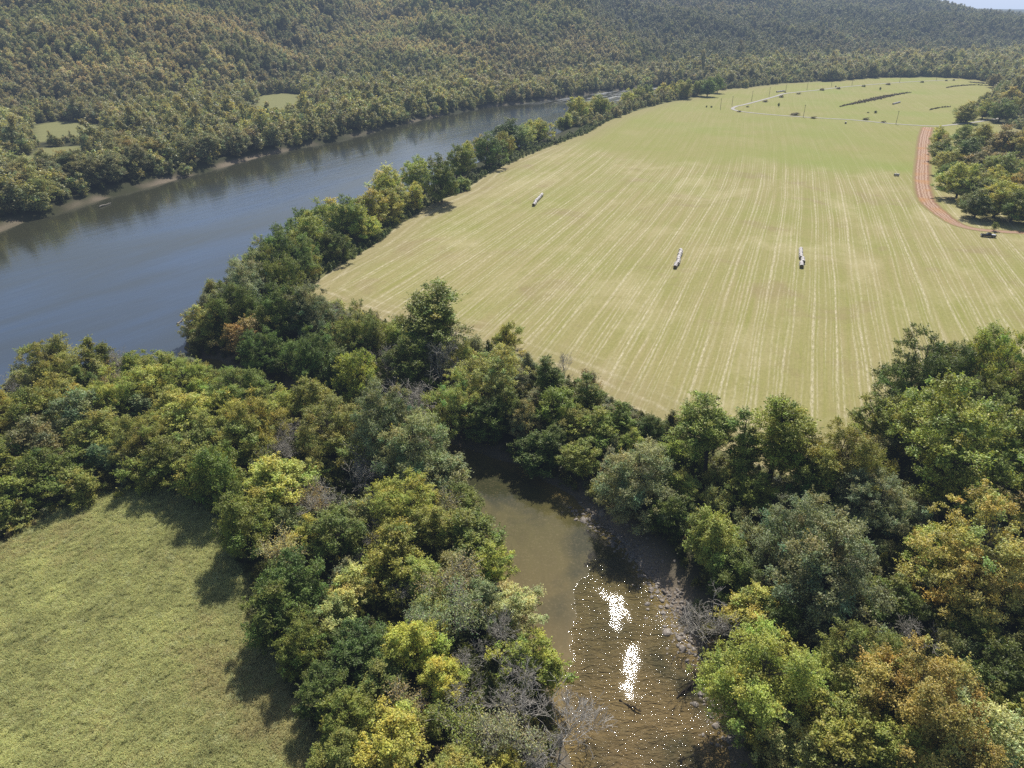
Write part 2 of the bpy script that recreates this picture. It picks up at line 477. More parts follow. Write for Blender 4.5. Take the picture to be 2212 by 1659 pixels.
def road_material(name, gravel):
    m, nt, out = new_mat(name)
    uv = N(nt, 'ShaderNodeAttribute', attribute_name='across')
    p = wpos(nt)
    n = noise(nt, p, 0.25, 5, 0.65); n2 = noise(nt, p, 2.0, 4, 0.7)
    u = uv.outputs['Fac']
    if gravel:
        c = mixc(nt, n, (0.36, 0.335, 0.31), (0.56, 0.53, 0.50))
        ragd = mathn(nt, 'MULTIPLY', mathn(nt, 'SUBTRACT', noise(nt, p, 0.35, 4, 0.7), 0.5), 0.5)
        edge = ramp(nt, mathn(nt, 'ADD', mathn(nt, 'ABSOLUTE', mathn(nt, 'SUBTRACT', u, 0.5)), ragd), [(0.34, 0.0), (0.48, 1.0)])
        c = mixc(nt, edge, c, (0.26, 0.25, 0.11))
    else:
        ww = mathn(nt, 'ADD', u, mathn(nt, 'MULTIPLY', mathn(nt, 'SUBTRACT', n, 0.5), 0.30))
        c = mixc(nt, n, (0.225, 0.12, 0.078), (0.385, 0.23, 0.145))
        for k, (q, w) in enumerate(((0.30, 0.035), (0.46, 0.03), (0.58, 0.03), (0.74, 0.03))):
            tr = ramp(nt, mathn(nt, 'ABSOLUTE', mathn(nt, 'SUBTRACT', ww, q)), [(w * 0.5, 0.75), (w * 2.0, 0.0)])
            c = mixc(nt, tr, c, (0.58, 0.42, 0.31))
        org = ramp(nt, noise(nt, p, 0.06, 3), [(0.5, 0.0), (0.66, 0.7)])
        c = mixc(nt, org, c, (0.48, 0.25, 0.10))
        ragd = mathn(nt, 'MULTIPLY', mathn(nt, 'SUBTRACT', noise(nt, p, 0.7, 4, 0.7), 0.5), 0.35)
        edge = ramp(nt, mathn(nt, 'ADD', mathn(nt, 'ABSOLUTE', mathn(nt, 'SUBTRACT', ww, 0.5)), ragd), [(0.30, 0.0), (0.44, 1.0)])
        c = mixc(nt, edge, c, mixc(nt, n2, (0.24, 0.20, 0.08), (0.36, 0.31, 0.13)))
    principled(nt, out, c, 0.95, 0.1, n2, 0.4, 0.2)
    return m


def plain(name, c, rough=0.6, spec=0.3, var=0.15, scale=6.0, metal=0.0):
    m, nt, out = new_mat(name)
    tc = nt.nodes.new('ShaderNodeTexCoord').outputs['Object']
    n = noise(nt, tc, scale, 4)
    a = tuple(x * (1 - var) for x in c); b_ = tuple(min(1, x * (1 + var)) for x in c)
    b = principled(nt, out, mixc(nt, n, a, b_), rough, spec)
    b.inputs['Metallic'].default_value = metal
    return m


# ------------------------------------------------------------------ mesh helpers
def np_mesh(name, V, Q, mat=None, tint=None, smooth_=False):
    """V (n,3), Q (m,4) or (m,3)"""
    V = np.asarray(V, np.float32); Q = np.asarray(Q, np.int32)
    me = bpy.data.meshes.new(name)
    k = Q.shape[1]
    me.vertices.add(len(V)); me.vertices.foreach_set('co', V.ravel())
    me.loops.add(Q.size); me.loops.foreach_set('vertex_index', Q.ravel())
    me.polygons.add(len(Q))
    me.polygons.foreach_set('loop_start', np.arange(0, Q.size, k, dtype=np.int32))
    me.polygons.foreach_set('loop_total', np.full(len(Q), k, np.int32))
    me.polygons.foreach_set('use_smooth', np.full(len(Q), smooth_, bool))
    me.update(calc_edges=True)
    if tint is not None:
        a = me.attributes.new('tint', 'FLOAT_COLOR', 'FACE')
        a.data.foreach_set('color', np.asarray(tint, np.float32).ravel())
    if mat: me.materials.append(mat)
    return me


def add_obj(name, me, parent=None):
    o = bpy.data.objects.new(name, me)
    COL.objects.link(o)
    if parent: o.parent = parent
    return o


def tag(o, label=None, cat=None, group=None, kind=None):
    if label: o['label'] = label
    if cat: o['category'] = cat
    if group: o['group'] = group
    if kind: o['kind'] = kind
    return o


def empty(name, loc=(0, 0, 0), rz=0.0):
    o = bpy.data.objects.new(name, None)
    o.empty_display_size = 0.3
    COL.objects.link(o); o.location = loc; o.rotation_euler = (0, 0, rz)
    return o


class Tubes:
    def __init__(self): self.V = []; self.Q = []; self.n = 0

    def add(self, pts, rad, sides=4, cap=False):
        pts = np.asarray(pts, float); m = len(pts)
        t = np.gradient(pts, axis=0); t /= np.linalg.norm(t, axis=1)[:, None] + 1e-9
        ref = np.array([0.31, 0.17, 0.93]) if abs(t[0][2]) < 0.8 else np.array([0.9, 0.3, 0.1])
        a = np.cross(t, ref); a /= np.linalg.norm(a, axis=1)[:, None] + 1e-9
        b = np.cross(t, a)
        ang = np.arange(sides) * 2 * math.pi / sides
        ring = (a[:, None, :] * np.cos(ang)[None, :, None] + b[:, None, :] * np.sin(ang)[None, :, None]) * np.asarray(rad)[:, None, None]
        self.V.append((pts[:, None, :] + ring).reshape(-1, 3))
        i = np.arange(m - 1)[:, None] * sides; j = np.arange(sides)[None, :]; j2 = (j + 1) % sides
        self.Q.append((np.stack([i + j, i + j2, i + sides + j2, i + sides + j], -1) + self.n).reshape(-1, 4))
        self.n += m * sides

    def mesh(self, name, mat):
        return np_mesh(name, np.vstack(self.V), np.vstack(self.Q), mat, None, True)


def unit(v):
    return v / (np.linalg.norm(v, axis=-1, keepdims=True) + 1e-9)


def leaves(rng, C, Nn, size, droop=0.0, aspect=0.62):
    """quads centred on C facing Nn; long axis random or hanging"""
    n = len(C)
    r = rng.normal(size=(n, 3))
    if droop: r = r * (1 - droop) + np.array([0, 0, -1.6]) * droop
    ax = unit(r - (r * Nn).sum(1)[:, None] * Nn)
    bx = np.cross(Nn, ax)
    s = size * rng.uniform(0.65, 1.35, n)[:, None]
    fold = Nn * s * 0.12
    V = np.stack([C - ax * s * 0.5, C + bx * s * aspect * 0.5 - fold, C + ax * s * 0.5, C - bx * s * aspect * 0.5 - fold], 1).reshape(-1, 3)
    Q = np.arange(4 * n).reshape(n, 4)
    return V, Q


def tints(rng, n, lobe_id=None, amp=0.26, warm=0.06):
    k = rng.normal(0, amp, n)
    w = rng.normal(0, warm, n)
    if lobe_id is not None:
        L_ = lobe_id.max() + 1
        k = k + rng.normal(0, 0.16, L_)[lobe_id]
        w = w + rng.normal(0, 0.09, L_)[lobe_id]
    v = np.clip(1 + k, 0.45, 1.9)
    return np.column_stack([v * np.clip(1 + w, 0.6, 1.6), v, v * np.clip(1 - w * 0.5, 0.5, 1.6), np.ones(n)])


def crown_profile(kind, t):
    if kind == 'round': return np.sin(math.pi * np.clip(0.12 + 0.80 * t ** 0.85, 0, 1)) ** 0.75
    if kind == 'tall': return np.sin(math.pi * np.clip(0.10 + 0.82 * t ** 0.9, 0, 1)) ** 0.8
    if kind == 'cone': return np.clip((1.03 - t) ** 0.8, 0.06, 1) * smooth(-0.12, 0.12, t)
    if kind == 'shrub': return np.sqrt(np.clip(1 - (t * 0.97) ** 2, 0, 1)) * 0.98 + 0.02
    if kind == 'willow': return np.sin(math.pi * np.clip(0.18 + 0.74 * t ** 0.8, 0, 1)) ** 0.6
    return np.ones_like(t)


def make_tree(seed, kind, H, W, nlobe, nleaf, size, base=0.22, droop=0.0, lobe=0.15, gap=0.0, nsub=1, shoots=0.5):
    """returns (trunk mesh, crown mesh) of a reference tree with height H and width W"""
    rng = np.random.RandomState(seed)
    tb = Tubes()
    z0 = H * base
    # wandering axis
    nz = 7
    ph = rng.uniform(0, 6.28, 2)
    axis = lambda z: np.array([W * 0.05 * math.sin(ph[0] + 2.2 * z / H), W * 0.05 * math.sin(ph[1] + 2.7 * z / H), 0]) * (z / H)
    zt = H * (0.93 if kind != 'round' else 0.82)
    zz = np.linspace(-0.4, zt, nz)
    r0 = 0.016 * H + 0.06
    tb.add([axis(max(z, 0)) + np.array([0, 0, z]) for z in zz], [r0 * (1.25 if i == 0 else 1) * (1 - 0.88 * max(z, 0) / zt) for i, z in enumerate(zz)], 7)
    subs = []
    for q in range(nsub):
        if nsub == 1: subs.append((0, 0, W, H, z0, rng.uniform(0, 6.28, 3), rng.uniform(-1, 1, (3, 2)))); continue
        az = q * 6.283 / nsub + rng.uniform(-.5, .5); ro = W * rng.uniform(0.17, 0.29) * (1.0 if kind != 'tall' else 0.7)
        if q == 0: ro *= 0.35
        hs = H * (1.0 if q == 0 else rng.uniform(0.66, 0.97))
        subs.append((ro * math.cos(az), ro * math.sin(az), W * rng.uniform(0.48, 0.68), hs, z0 * rng.uniform(0.6, 1.5), rng.uniform(0, 6.28, 3), rng.uniform(-1, 1, (3, 2))))
    cs = []; rad = []
    for i in range(nlobe):
        ox, oy, Ws, Hs, zb, hph, har = subs[i % nsub]
        j, nj = i // nsub, max(1, nlobe // nsub)
        t = (j % nj + rng.uniform(0.0, 1.0)) / nj
        az = j * 2.39996 + rng.uniform(-0.7, 0.7)
        env = 1 + 0.24 * sum(math.sin((k + 1) * az + hph[k] + 2.0 * t * har[k, 0]) * har[k, 1] for k in range(3))
        inner = rng.rand() < 0.20
        if rng.rand() < gap and not inner: continue
        rf = rng.uniform(0.15, 0.6) if inner else rng.uniform(0.62, 1.08)
        lr = W * lobe * float(np.clip(np.exp(rng.normal(-0.08, 0.33)), 0.45, 1.8))
        rr = crown_profile(kind, np.array([t]))[0] * Ws * 0.5 * env * rf
        rr = max(0, rr - lr * 0.5)
        z = zb + lr * 0.5 + t * (Hs - zb - lr * 1.0)
        a = axis(z)
        cs.append([a[0] + ox + rr * math.cos(az), a[1] + oy + rr * math.sin(az), z]); rad.append(lr)
    cs = np.array(cs); rad = np.array(rad)
    for c, lr in zip(cs, rad):
        d = math.hypot(c[0], c[1])
        zs = min(max(c[2] - d * rng.uniform(0.55, 1.1), H * 0.10), zt * 0.97)
        s = axis(zs) + np.array([0, 0, zs])
        mid = s * 0.5 + c * 0.5 + np.array([0, 0, -0.08 * d]) + rng.normal(0, 0.05 * d + 0.05, 3)
        rr = max(0.03, r0 * 0.42 * (1 - 0.8 * zs / zt) * (0.5 + d / W))
        tb.add([s, mid, c, c + (c - mid) * 0.25], [rr, rr * 0.6, rr * 0.28, 0.012], 4)
        for k in range(5):
            e = c + unit(rng.normal(size=3) + np.array([0, 0, 0.6])) * lr * (0.9 if k < 3 else rng.uniform(1.2, 1.7))
            tb.add([mid * 0.25 + c * 0.75, (c + e) * 0.5 + rng.normal(0, 0.1, 3), e], [max(0.02, rr * 0.3), max(0.018, rr * 0.2), 0.012], 3)
    w = rad ** 2; cnt = rng.multinomial(nleaf, w / w.sum())
    lid = np.repeat(np.arange(len(cs)), cnt)
    n = len(lid)
    d = rng.normal(size=(n, 3)); d[:, 2] += 0.35; d = unit(d)
    rr = (rng.uniform(0.10, 1.0, n) ** 0.40) * (1 + 0.12 * rng.normal(size=n))
    flat = np.array([1.08, 1.08, 0.74]) if kind not in ('cone', 'tall') else np.array([0.95, 0.95, 0.95])
    C = cs[lid] + d * rr[:, None] * rad[lid][:, None] * flat
    # half of the leaves sit on shoots that stick out of the clumps, so outlines are feathery and not round
    ns = 9
    sd_ = unit(rng.normal(size=(len(cs), ns, 3)) * np.array([1, 1, 0.75]) + np.array([0, 0, 0.85 - 0.8 * droop]))
    sl_ = rng.uniform(0.9, 1.95, (len(cs), ns))
    on = rng.rand(n) < shoots
    si = rng.randint(0, ns, n); tt = rng.uniform(0.25, 1.0, n)
    Cs = cs[lid] + sd_[lid, si] * (sl_[lid, si] * tt * rad[lid])[:, None] + rng.normal(0, 1, (n, 3)) * (0.17 * rad[lid] * (1.25 - tt))[:, None]
    C = np.where(on[:, None], Cs, C); d = np.where(on[:, None], unit(sd_[lid, si] * 0.6 + rng.normal(0, .5, (n, 3))), d)
    if droop: C[:, 2] -= droop * rad[lid] * 0.5 * rng.rand(n) * 1.2
    nn = unit(0.80 * d + np.array([0, 0.10, 0.60]) + rng.normal(0, 0.6, (n, 3)))
    C[:, 2] = np.maximum(C[:, 2], 0.15)
    V, Q = leaves(rng, C, nn, size, droop)
    T = tints(rng, n, lid)
    return tb, V, Q, T


def grow(rng, tb, p, d, ln, r, depth, maxd, tips, spread=0.75, up=0.25, kids=(2, 4), rmin=0.03):
    pts = [p]; q = p.copy(); dd = d.copy()
    for k in range(3):
        dd = unit(dd + rng.normal(0, 0.14, 3) + np.array([0, 0, up * 0.12]))
        q = q + dd * ln / 3; pts.append(q)
    tb[min(depth, 1)].add(pts, [r, r * 0.86, r * 0.72, max(rmin, r * 0.55)], 5 if depth < 2 else 3)
    if depth >= maxd:
        tips.append((q, dd)); return
    nk = rng.randint(kids[0], kids[1] + 1)
    for k in range(nk):
        f = 3 if k == 0 else rng.choice([1, 2, 2, 3])
        s = pts[f]
        nd = unit(dd + rng.normal(0, spread * (0.5 if k == 0 else 1.0), 3) + np.array([0, 0, up]))
        grow(rng, tb, s, nd, ln * rng.uniform(0.62, 0.86), max(rmin, r * rng.uniform(0.45, 0.66)), depth + 1, maxd, tips, spread, up, kids, rmin)


def make_bare(seed, H, maxd=5, stems=1, spread=0.7, up=0.25, kids=(2, 4), r0=None):
    rng = np.random.RandomState(seed)
    tb = [Tubes(), Tubes()]; tips = []
    for s in range(stems):
        d = unit(np.array([rng.normal(0, 0.12 + 0.25 * (stems > 1)), rng.normal(0, 0.12 + 0.25 * (stems > 1)), 1.0]))
        grow(rng, tb, np.array([rng.normal(0, 0.25) * (stems > 1), rng.normal(0, 0.25) * (stems > 1), -0.3]), d, H * 0.36, r0 or (0.013 * H + 0.05), 0, maxd, tips, spread, up, kids)
    return tb, tips, rng


# ------------------------------------------------------------------ tree kinds
KINDS = {}


def reg(key, trunk_me, crown_me, H, W, crown_name='crown'):
    KINDS.setdefault(key, []).append((trunk_me, crown_me, H, W, crown_name))


def reg_leafy(key, name, seeds, barkm=None, **kw):
    for s in seeds:
        tb, V, Q, T = make_tree(s, **kw)
        reg(key, tb.mesh(name + '_wood', barkm or M_BARK), np_mesh(name + '_leaves', V, Q, M_LEAF, T), kw['H'], kw['W'])


reg_leafy('round', 'broad', (1, 2, 3, 14), kind='round', H=13, W=11, nlobe=143, nleaf=29062, size=0.25, base=0.14, lobe=0.071, gap=0.10, nsub=4)
reg_leafy('loose', 'loose', (4, 5, 15), kind='round', H=15, W=13, nlobe=125, nleaf=18406, size=0.28, base=0.20, lobe=0.068, gap=0.20, nsub=4, shoots=0.52)
reg_leafy('tall', 'tall', (6, 7), kind='tall', H=22, W=10, nlobe=117, nleaf=21312, size=0.28, base=0.30, lobe=0.082, gap=0.25, nsub=3, shoots=0.52)
reg_leafy('willow', 'willow', (8, 9, 16), kind='willow', H=11, W=11, nlobe=143, nleaf=29062, size=0.25, base=0.06, lobe=0.071, droop=0.6, gap=0.08, nsub=4, shoots=0.52)
reg_leafy('cone', 'cone', (10, 11), kind='cone', H=13, W=5, nlobe=91, nleaf=16468, size=0.21, base=0.04, lobe=0.146, gap=0.20, nsub=2, shoots=0.52)
reg_leafy('shrub', 'bush', (12, 13), kind='shrub', H=6.5, W=7, nlobe=91, nleaf=16468, size=0.19, base=0.02, lobe=0.085, gap=0.08, nsub=3, shoots=0.52)
reg_leafy('biground', 'great', (31, 32), kind='round', H=16, W=16, nlobe=247, nleaf=65875, size=0.22, base=0.12, lobe=0.054, gap=0.10, nsub=6, shoots=0.52)
reg_leafy('bigloose', 'spreading', (33, 34), kind='round', H=17, W=17, nlobe=195, nleaf=42625, size=0.25, base=0.18, lobe=0.052, gap=0.20, nsub=6, shoots=0.52)
reg_leafy('bigwillow', 'drooping', (35,), kind='willow', H=15, W=16, nlobe=247, nleaf=65875, size=0.22, base=0.06, lobe=0.054, droop=0.5, gap=0.08, nsub=6, shoots=0.52)
reg_leafy('oval', 'oval', (36, 37), kind='tall', H=17, W=11, nlobe=156, nleaf=32937, size=0.23, base=0.34, lobe=0.074, gap=0.10, nsub=3, shoots=0.52)
for s in (21, 22):
    tb, tips, rng = make_bare(s, 11, 5, 3, 0.66, 0.20, (2, 4), 0.15)
    reg('bare', tb[0].mesh('bare_wood', M_BARKPALE), tb[1].mesh('bare_twigs', M_BARKPALE), 11, 9.5, 'branches')
for s in (23, 24):
    tb, tips, rng = make_bare(s, 11, 4, 3, 0.6, 0.25, (3, 4), 0.11)
    P = np.array([t[0] for t in tips])
    k = 2600
    idx = rng.randint(0, len(P), k)
    C = P[idx] + rng.normal(0, 0.42, (k, 3))
    C[:, 2] = np.maximum(C[:, 2], 0.3)
    V, Q = leaves(rng, C, unit(rng.normal(0, 0.6, (k, 3)) + np.array([0, 0, 0.6])), 0.34)
    T = tints(rng, k, idx)
    t2 = Tubes(); t2.V = tb[0].V + tb[1].V; t2.n = 0
    q2 = [q for q in tb[0].Q] + [q + tb[0].n for q in tb[1].Q]; t2.Q = q2
    reg('sparse', t2.mesh('sparse_wood', M_BARKPALE), np_mesh('sparse_leaves', V, Q, M_LEAF, T), 11, 9.5)

# measure every kind so that widths and heights asked for below come out right
for key, lst in KINDS.items():
    for i, (t, c, H, W, cn) in enumerate(lst):
        co = np.empty(len(c.vertices) * 3, np.float32); c.vertices.foreach_get('co', co); co = co.reshape(-1, 3)
        H2 = np.percentile(co[:, 2], 99.5); W2 = (np.percentile(co[:, 0], 98) - np.percentile(co[:, 0], 2) + np.percentile(co[:, 1], 98) - np.percentile(co[:, 1], 2)) / 2
        lst[i] = (t, c, float(H2), float(W2), cn)

LEAF = 3.75
PAL = {'dg': (0.051, 0.068, 0.015), 'g': (0.081, 0.096, 0.020), 'o': (0.104, 0.110, 0.026), 'yg': (0.134, 0.141, 0.032),
       'y': (0.176, 0.170, 0.036), 'gg': (0.106, 0.119, 0.056), 'bg': (0.084, 0.104, 0.050), 'br': (0.122, 0.106, 0.046),
       'or': (0.140, 0.126, 0.038), 'pg': (0.152, 0.160, 0.054), 'py': (0.20, 0.185, 0.070), 'x': (0.2, 0.2, 0.2)}
CWORD = {'dg': 'dark green', 'g': 'green', 'o': 'olive green', 'yg': 'yellow-green', 'y': 'bright yellow', 'gg': 'grey-green', 'bg': 'blue-green',
         'br': 'brownish', 'or': 'golden orange', 'pg': 'pale green', 'py': 'pale yellow', 'x': 'grey'}
KWORD = {'oval': 'tall oval tree', 'round': 'bushy round tree', 'loose': 'open-crowned tree', 'tall': 'tall tree', 'willow': 'feathery low tree', 'cone': 'narrow pointed tree',
         'shrub': 'low bush', 'bare': 'leafless tree', 'sparse': 'thinly leaved tree'}
KNAME = {'oval': 'tall_tree', 'round': 'broadleaf_tree', 'loose': 'broadleaf_tree', 'tall': 'tall_tree', 'willow': 'willow_tree', 'cone': 'pointed_tree', 'shrub': 'bush',  # cone kind: narrow pointed deciduous trees, not cedars
         'bare': 'bare_tree', 'sparse': 'thin_tree'}
ASP = {'oval': 1.5, 'round': 1.15, 'loose': 1.15, 'tall': 2.0, 'willow': 1.0, 'cone': 2.4, 'shrub': 0.9, 'bare': 1.1, 'sparse': 1.15}
CZ = {'oval': 0.66, 'round': 0.58, 'loose': 0.60, 'tall': 0.64, 'willow': 0.55, 'cone': 0.5, 'shrub': 0.5, 'bare': 0.6, 'sparse': 0.62}

TREES = []     # dicts: x y z h w kind col key zone


def clip_land(x, y, m=1.5):
    """push a point that would stand in the water back to the bank"""
    for _ in range(6):
        P = np.array([[x, y]])
        d = min(sdist(P, CREEK)[0], sdist(P, RIVER)[0])
        if d > m: break
        e = 0.7
        g = []
        for dx, dy in ((e, 0), (0, e)):
            Pp = np.array([[x + dx, y + dy], [x - dx, y - dy]])
            dd = np.minimum(sdist(Pp, CREEK), sdist(Pp, RIVER)); g.append(dd[0] - dd[1])
        g = np.array(g); g = g / (np.linalg.norm(g) + 1e-9)
        x += g[0] * (m - d + 0.3); y += g[1] * (m - d + 0.3)
    return x, y


def plan_tree(px, py, wpx, kind, col, asp=None, zone=''):
    a = asp or ASP[kind]
    x, y = ground(px, py, 5.0); h = 10.0; zb = 0
    for _ in range(5):
        zb = float(hz(x, y)[0])
        zc = project(x, y, zb + h * 0.55)[2]
        w = wpx * zc / F; h = a * w
        x, y = ground(px, py, zb + CZ[kind] * h)
    x, y = clip_land(x, y)
    TREES.append(dict(x=x, y=y, z=float(hz(x, y)[0]), h=h, w=w, kind=kind, col=col, zone=zone, key=True))

# ------------------------------------------------------------------ terrain sheet
def graded(lo, hi, step, far_lo, far_hi, g):
    a = list(np.arange(lo, hi + 1e-6, step))
    s = step; x = a[-1]; up = []
    while x < far_hi:
        s *= g; x += s; up.append(x)
    s = step; x = a[0]; dn = []
    while x > far_lo:
        s *= g; x -= s; dn.append(x)
    return np.array(dn[::-1] + a + up)


def grid_mesh(name, xs, ys, Z, mat, keep=None):
    nx, ny = len(xs), len(ys)
    X, Y = np.meshgrid(xs, ys)
    V = np.column_stack([X.ravel(), Y.ravel(), Z.ravel()])
    i = np.arange(ny - 1)[:, None] * nx + np.arange(nx - 1)[None, :]
    Q = np.stack([i, i + 1, i + nx + 1, i + nx], -1).reshape(-1, 4)
    if keep is not None:
        Q = Q[keep.ravel()]
        used = np.unique(Q); mp = np.full(len(V), -1); mp[used] = np.arange(len(used))
        V = V[used]; Q = mp[Q]
        return np_mesh(name, V, Q, mat, None, True), used
    return np_mesh(name, V, Q, mat, None, True), np.arange(len(V))


xs = graded(-150, 160, 1.3, -5200, 8200, 1.028)
ys = graded(34, 320, 1.3, -260, 11000, 1.014)
XX, YY = np.meshgrid(xs, ys)
Z, NF, NM, DW, DH = height(XX.ravel(), YY.ravel())
Zs = np.where((NF < -3) | (NM < -3), Z - 0.25, Z)          # the sheets of the fields lie above
gme, _ = grid_mesh('ground', xs, ys, Zs, ground_material())
zone = np.zeros((len(Z), 4), np.float32); zone[:, 3] = 1
xf, yf = XX.ravel(), YY.ravel()
nz1 = fbm(xf / 9, yf / 9, 3)
sand = smooth(-1.1, -2.6, Z - 0.0 + 0.5 * nz1) * smooth(-3.0, 0.5, DW) * np.where(yf > 330, 0.8 * smooth(-0.25, 0.35, fbm(xf / 28, yf / 28, 3)), 0.55)
GB = ground(1370, 1195, WATER); GB2 = ground(1470, 1330, WATER)
bar = np.exp(-(ldist(np.column_stack([xf, yf]), np.array([ground(1270, 1110, WATER), GB, GB2])) / 4.0) ** 2)
zone[:, 0] = np.clip(np.maximum(sand, bar), 0, 1)
cl = np.zeros(len(Z))
for c in CLEAR: cl = np.maximum(cl, smooth(4, -4, sdist(np.column_stack([xf, yf]), c)))
cl = np.maximum(cl, 0.75 * smooth(14, 0, NF) * (yf > 60)); cl = np.maximum(cl, 0.7 * smooth(4, 0, NM))
zone[:, 1] = cl
zone[:, 2] = smooth(20, 120, DH) * smooth(1400, 2600, yf) + smooth(2600, 3000, yf)
zone[:, 2] = np.clip(zone[:, 2], 0, 1)
za = gme.attributes.new('zone', 'FLOAT_COLOR', 'POINT'); za.data.foreach_set('color', zone.ravel())
tag(add_obj('ground', gme), kind='structure')

# water sheets
wx = np.arange(-520, 260, 4.0); wy = np.arange(30, 1160, 4.0)
WX, WY = np.meshgrid((wx[:-1] + wx[1:]) / 2, (wy[:-1] + wy[1:]) / 2)
C_ = np.column_stack([WX.ravel(), WY.ravel()])
dr = sdist(C_, RIVER); dc = sdist(C_, CREEK)
keep = ((dr < 12) & (dr <= dc)).reshape(WX.shape)
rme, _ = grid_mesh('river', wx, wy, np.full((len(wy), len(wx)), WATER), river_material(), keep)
co = np.empty(len(rme.vertices) * 3, np.float32); rme.vertices.foreach_get('co', co); co = co.reshape(-1, 3)
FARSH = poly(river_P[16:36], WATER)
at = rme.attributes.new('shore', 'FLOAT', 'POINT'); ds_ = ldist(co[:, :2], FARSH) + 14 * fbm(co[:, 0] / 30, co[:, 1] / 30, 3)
at.data.foreach_set('value', smooth(75, 12, ds_).astype(np.float32))  # weight of the painted bank reflection, fading away from the far bank
at = rme.attributes.new('rapids', 'FLOAT', 'POINT'); at.data.foreach_set('value', smooth(780, 860, co[:, 1]).astype(np.float32))
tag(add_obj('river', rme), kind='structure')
keep = ((dc < 9) & (dc < dr)).reshape(WX.shape)
wx2 = np.linspace(wx[0], wx[-1], 8 * (len(wx) - 1) + 1); wy2 = np.linspace(wy[0], wy[-1], 8 * (len(wy) - 1) + 1)
keep2 = np.repeat(np.repeat(keep, 8, 0), 8, 1)
cme, used = grid_mesh('creek', wx2, wy2, np.full((len(wy2), len(wx2)), WATER), creek_material(), keep2)
co = np.empty(len(cme.vertices) * 3, np.float32); cme.vertices.foreach_get('co', co); co = co.reshape(-1, 3)
dcr = sdist(co[:, :2], CREEK)
at = cme.attributes.new('shallow', 'FLOAT', 'POINT')
at.data.foreach_set('value', (smooth(-4.0, 0.0, dcr) * 0.8).astype(np.float32))
RIF = np.array([ground(1345, 1235, WATER), ground(1400, 1330, WATER), ground(1450, 1430, WATER), ground(1500, 1520, WATER), ground(1520, 1640, WATER)])
at = cme.attributes.new('riffle', 'FLOAT', 'POINT')
GL = [(np.array([ground(1322, 1285, WATER), ground(1335, 1345, WATER)]), 2.1), (np.array([ground(1366, 1400, WATER), ground(1358, 1500, WATER)]), 1.5)]
q_ = co[:, :2]
dd_ = ldist(q_, np.array([ground(1395, 1300, WATER), ground(1425, 1720, WATER)])) + 2.2 * fbm(q_[:, 0] / 3.0, q_[:, 1] / 3.0, 4)
rv = np.where(dd_ < 12.0, 2.5, 0.04)
for g_, wd_ in GL:
    k_ = np.exp(-((ldist(q_, g_) + 1.1 * wd_ * fbm(q_[:, 0] / 1.3, q_[:, 1] / 1.8, 3)) / wd_) ** 4)
    rv = rv * (1 - k_) + 0.27 * k_
k_ = 0.9 * np.exp(-(ldist(q_, RIF + np.array([1.5, 0])) / 1.6) ** 2) * smooth(-0.1, 0.3, fbm(q_[:, 0] / 2.5, q_[:, 1] / 3.5, 3)); rv = rv * (1 - k_) + 0.75 * k_
at.data.foreach_set('value', rv.astype(np.float32))
tag(add_obj('creek', cme), kind='structure')


# ------------------------------------------------------------------ fields and roads
def field_mesh():
    lo, hi = FIELD[:, 1].min(), min(fleft[-1][1], fright[-1][1])
    ysf = [lo]; s = 1.4
    while ysf[-1] < hi: ysf.append(ysf[-1] + s); s = min(s * 1.012, 9)
    ysf = np.array(ysf[:-1] + [hi])
    o = np.argsort(fleft[:, 1], kind='stable')
    xl = np.interp(ysf, fleft[o, 1], fleft[o, 0]); o2 = np.argsort(fright[:, 1], kind='stable')
    xr = np.interp(ysf, fright[o2, 1], fright[o2, 0])
    n = 150
    t = np.linspace(0, 1, n) ** 1.0
    X = xl[:, None] + (xr - xl)[:, None] * t[None, :]
    Y = np.repeat(ysf[:, None], n, 1)
    P = np.column_stack([X.ravel(), Y.ravel()])
    # rows: parallel to the river edge on the left, opening to the right
    c1 = ground(655, 632); c2 = ground(1265, 289)
    sl = (c2[0] - c1[0]) / (c2[1] - c1[1])
    xls = c1[0] + sl * (P[:, 1] - c1[1])
    bend = 6.0 * np.sin((P[:, 1] - 240) / 120.0)
    xrs = ground(2000, 640)[0] + 0.33 * (P[:, 1] - ground(2000, 640)[1])
    fr = (P[:, 0] - xls - bend) / np.maximum(xrs - xls, 60)
    W0 = ground(2000, 640)[0] - (c1[0] + sl * (ground(2000, 640)[1] - c1[1]))
    u = fr * W0
    d = -sdist(P, FIELD)
    # the mown part ends along a crooked line across the field
    ML = np.array([ground(1100, 315), ground(1300, 322), ground(1400, 352), ground(1600, 364), ground(1780, 372), ground(2000, 388)])
    ym = np.interp(P[:, 0], ML[:, 0], ML[:, 1])
    v = smooth(40, -22, P[:, 1] - ym + 30 * fbm(P[:, 0] / 22, P[:, 1] / 80, 3))
    i = np.arange(len(ysf) - 1)[:, None] * n + np.arange(n - 1)[None, :]
    Q = np.stack([i, i + 1, i + n + 1, i + n], -1).reshape(-1, 4)
    und = 0.05 + 0.0 * P[:, 0]
    me = np_mesh('hay_field', np.column_stack([P, und]), Q, hay_material(), None, True)
    a = me.attributes.new('rows', 'FLOAT_VECTOR', 'POINT')
    a.data.foreach_set('vector', np.column_stack([u, d, v]).astype(np.float32).ravel())
    return me


tag(add_obj('hay_field', field_mesh()), kind='structure')


def ngon_sheet(name, P, z, mat):
    bm = bmesh.new()
    vs = [bm.verts.new((p[0], p[1], z)) for p in P]
    f = bm.faces.new(vs)
    if f.normal.z < 0: f.normal_flip()
    bmesh.ops.triangulate(bm, faces=[f])
    me = bpy.data.meshes.new(name); bm.to_mesh(me); bm.free(); me.materials.append(mat)
    return me


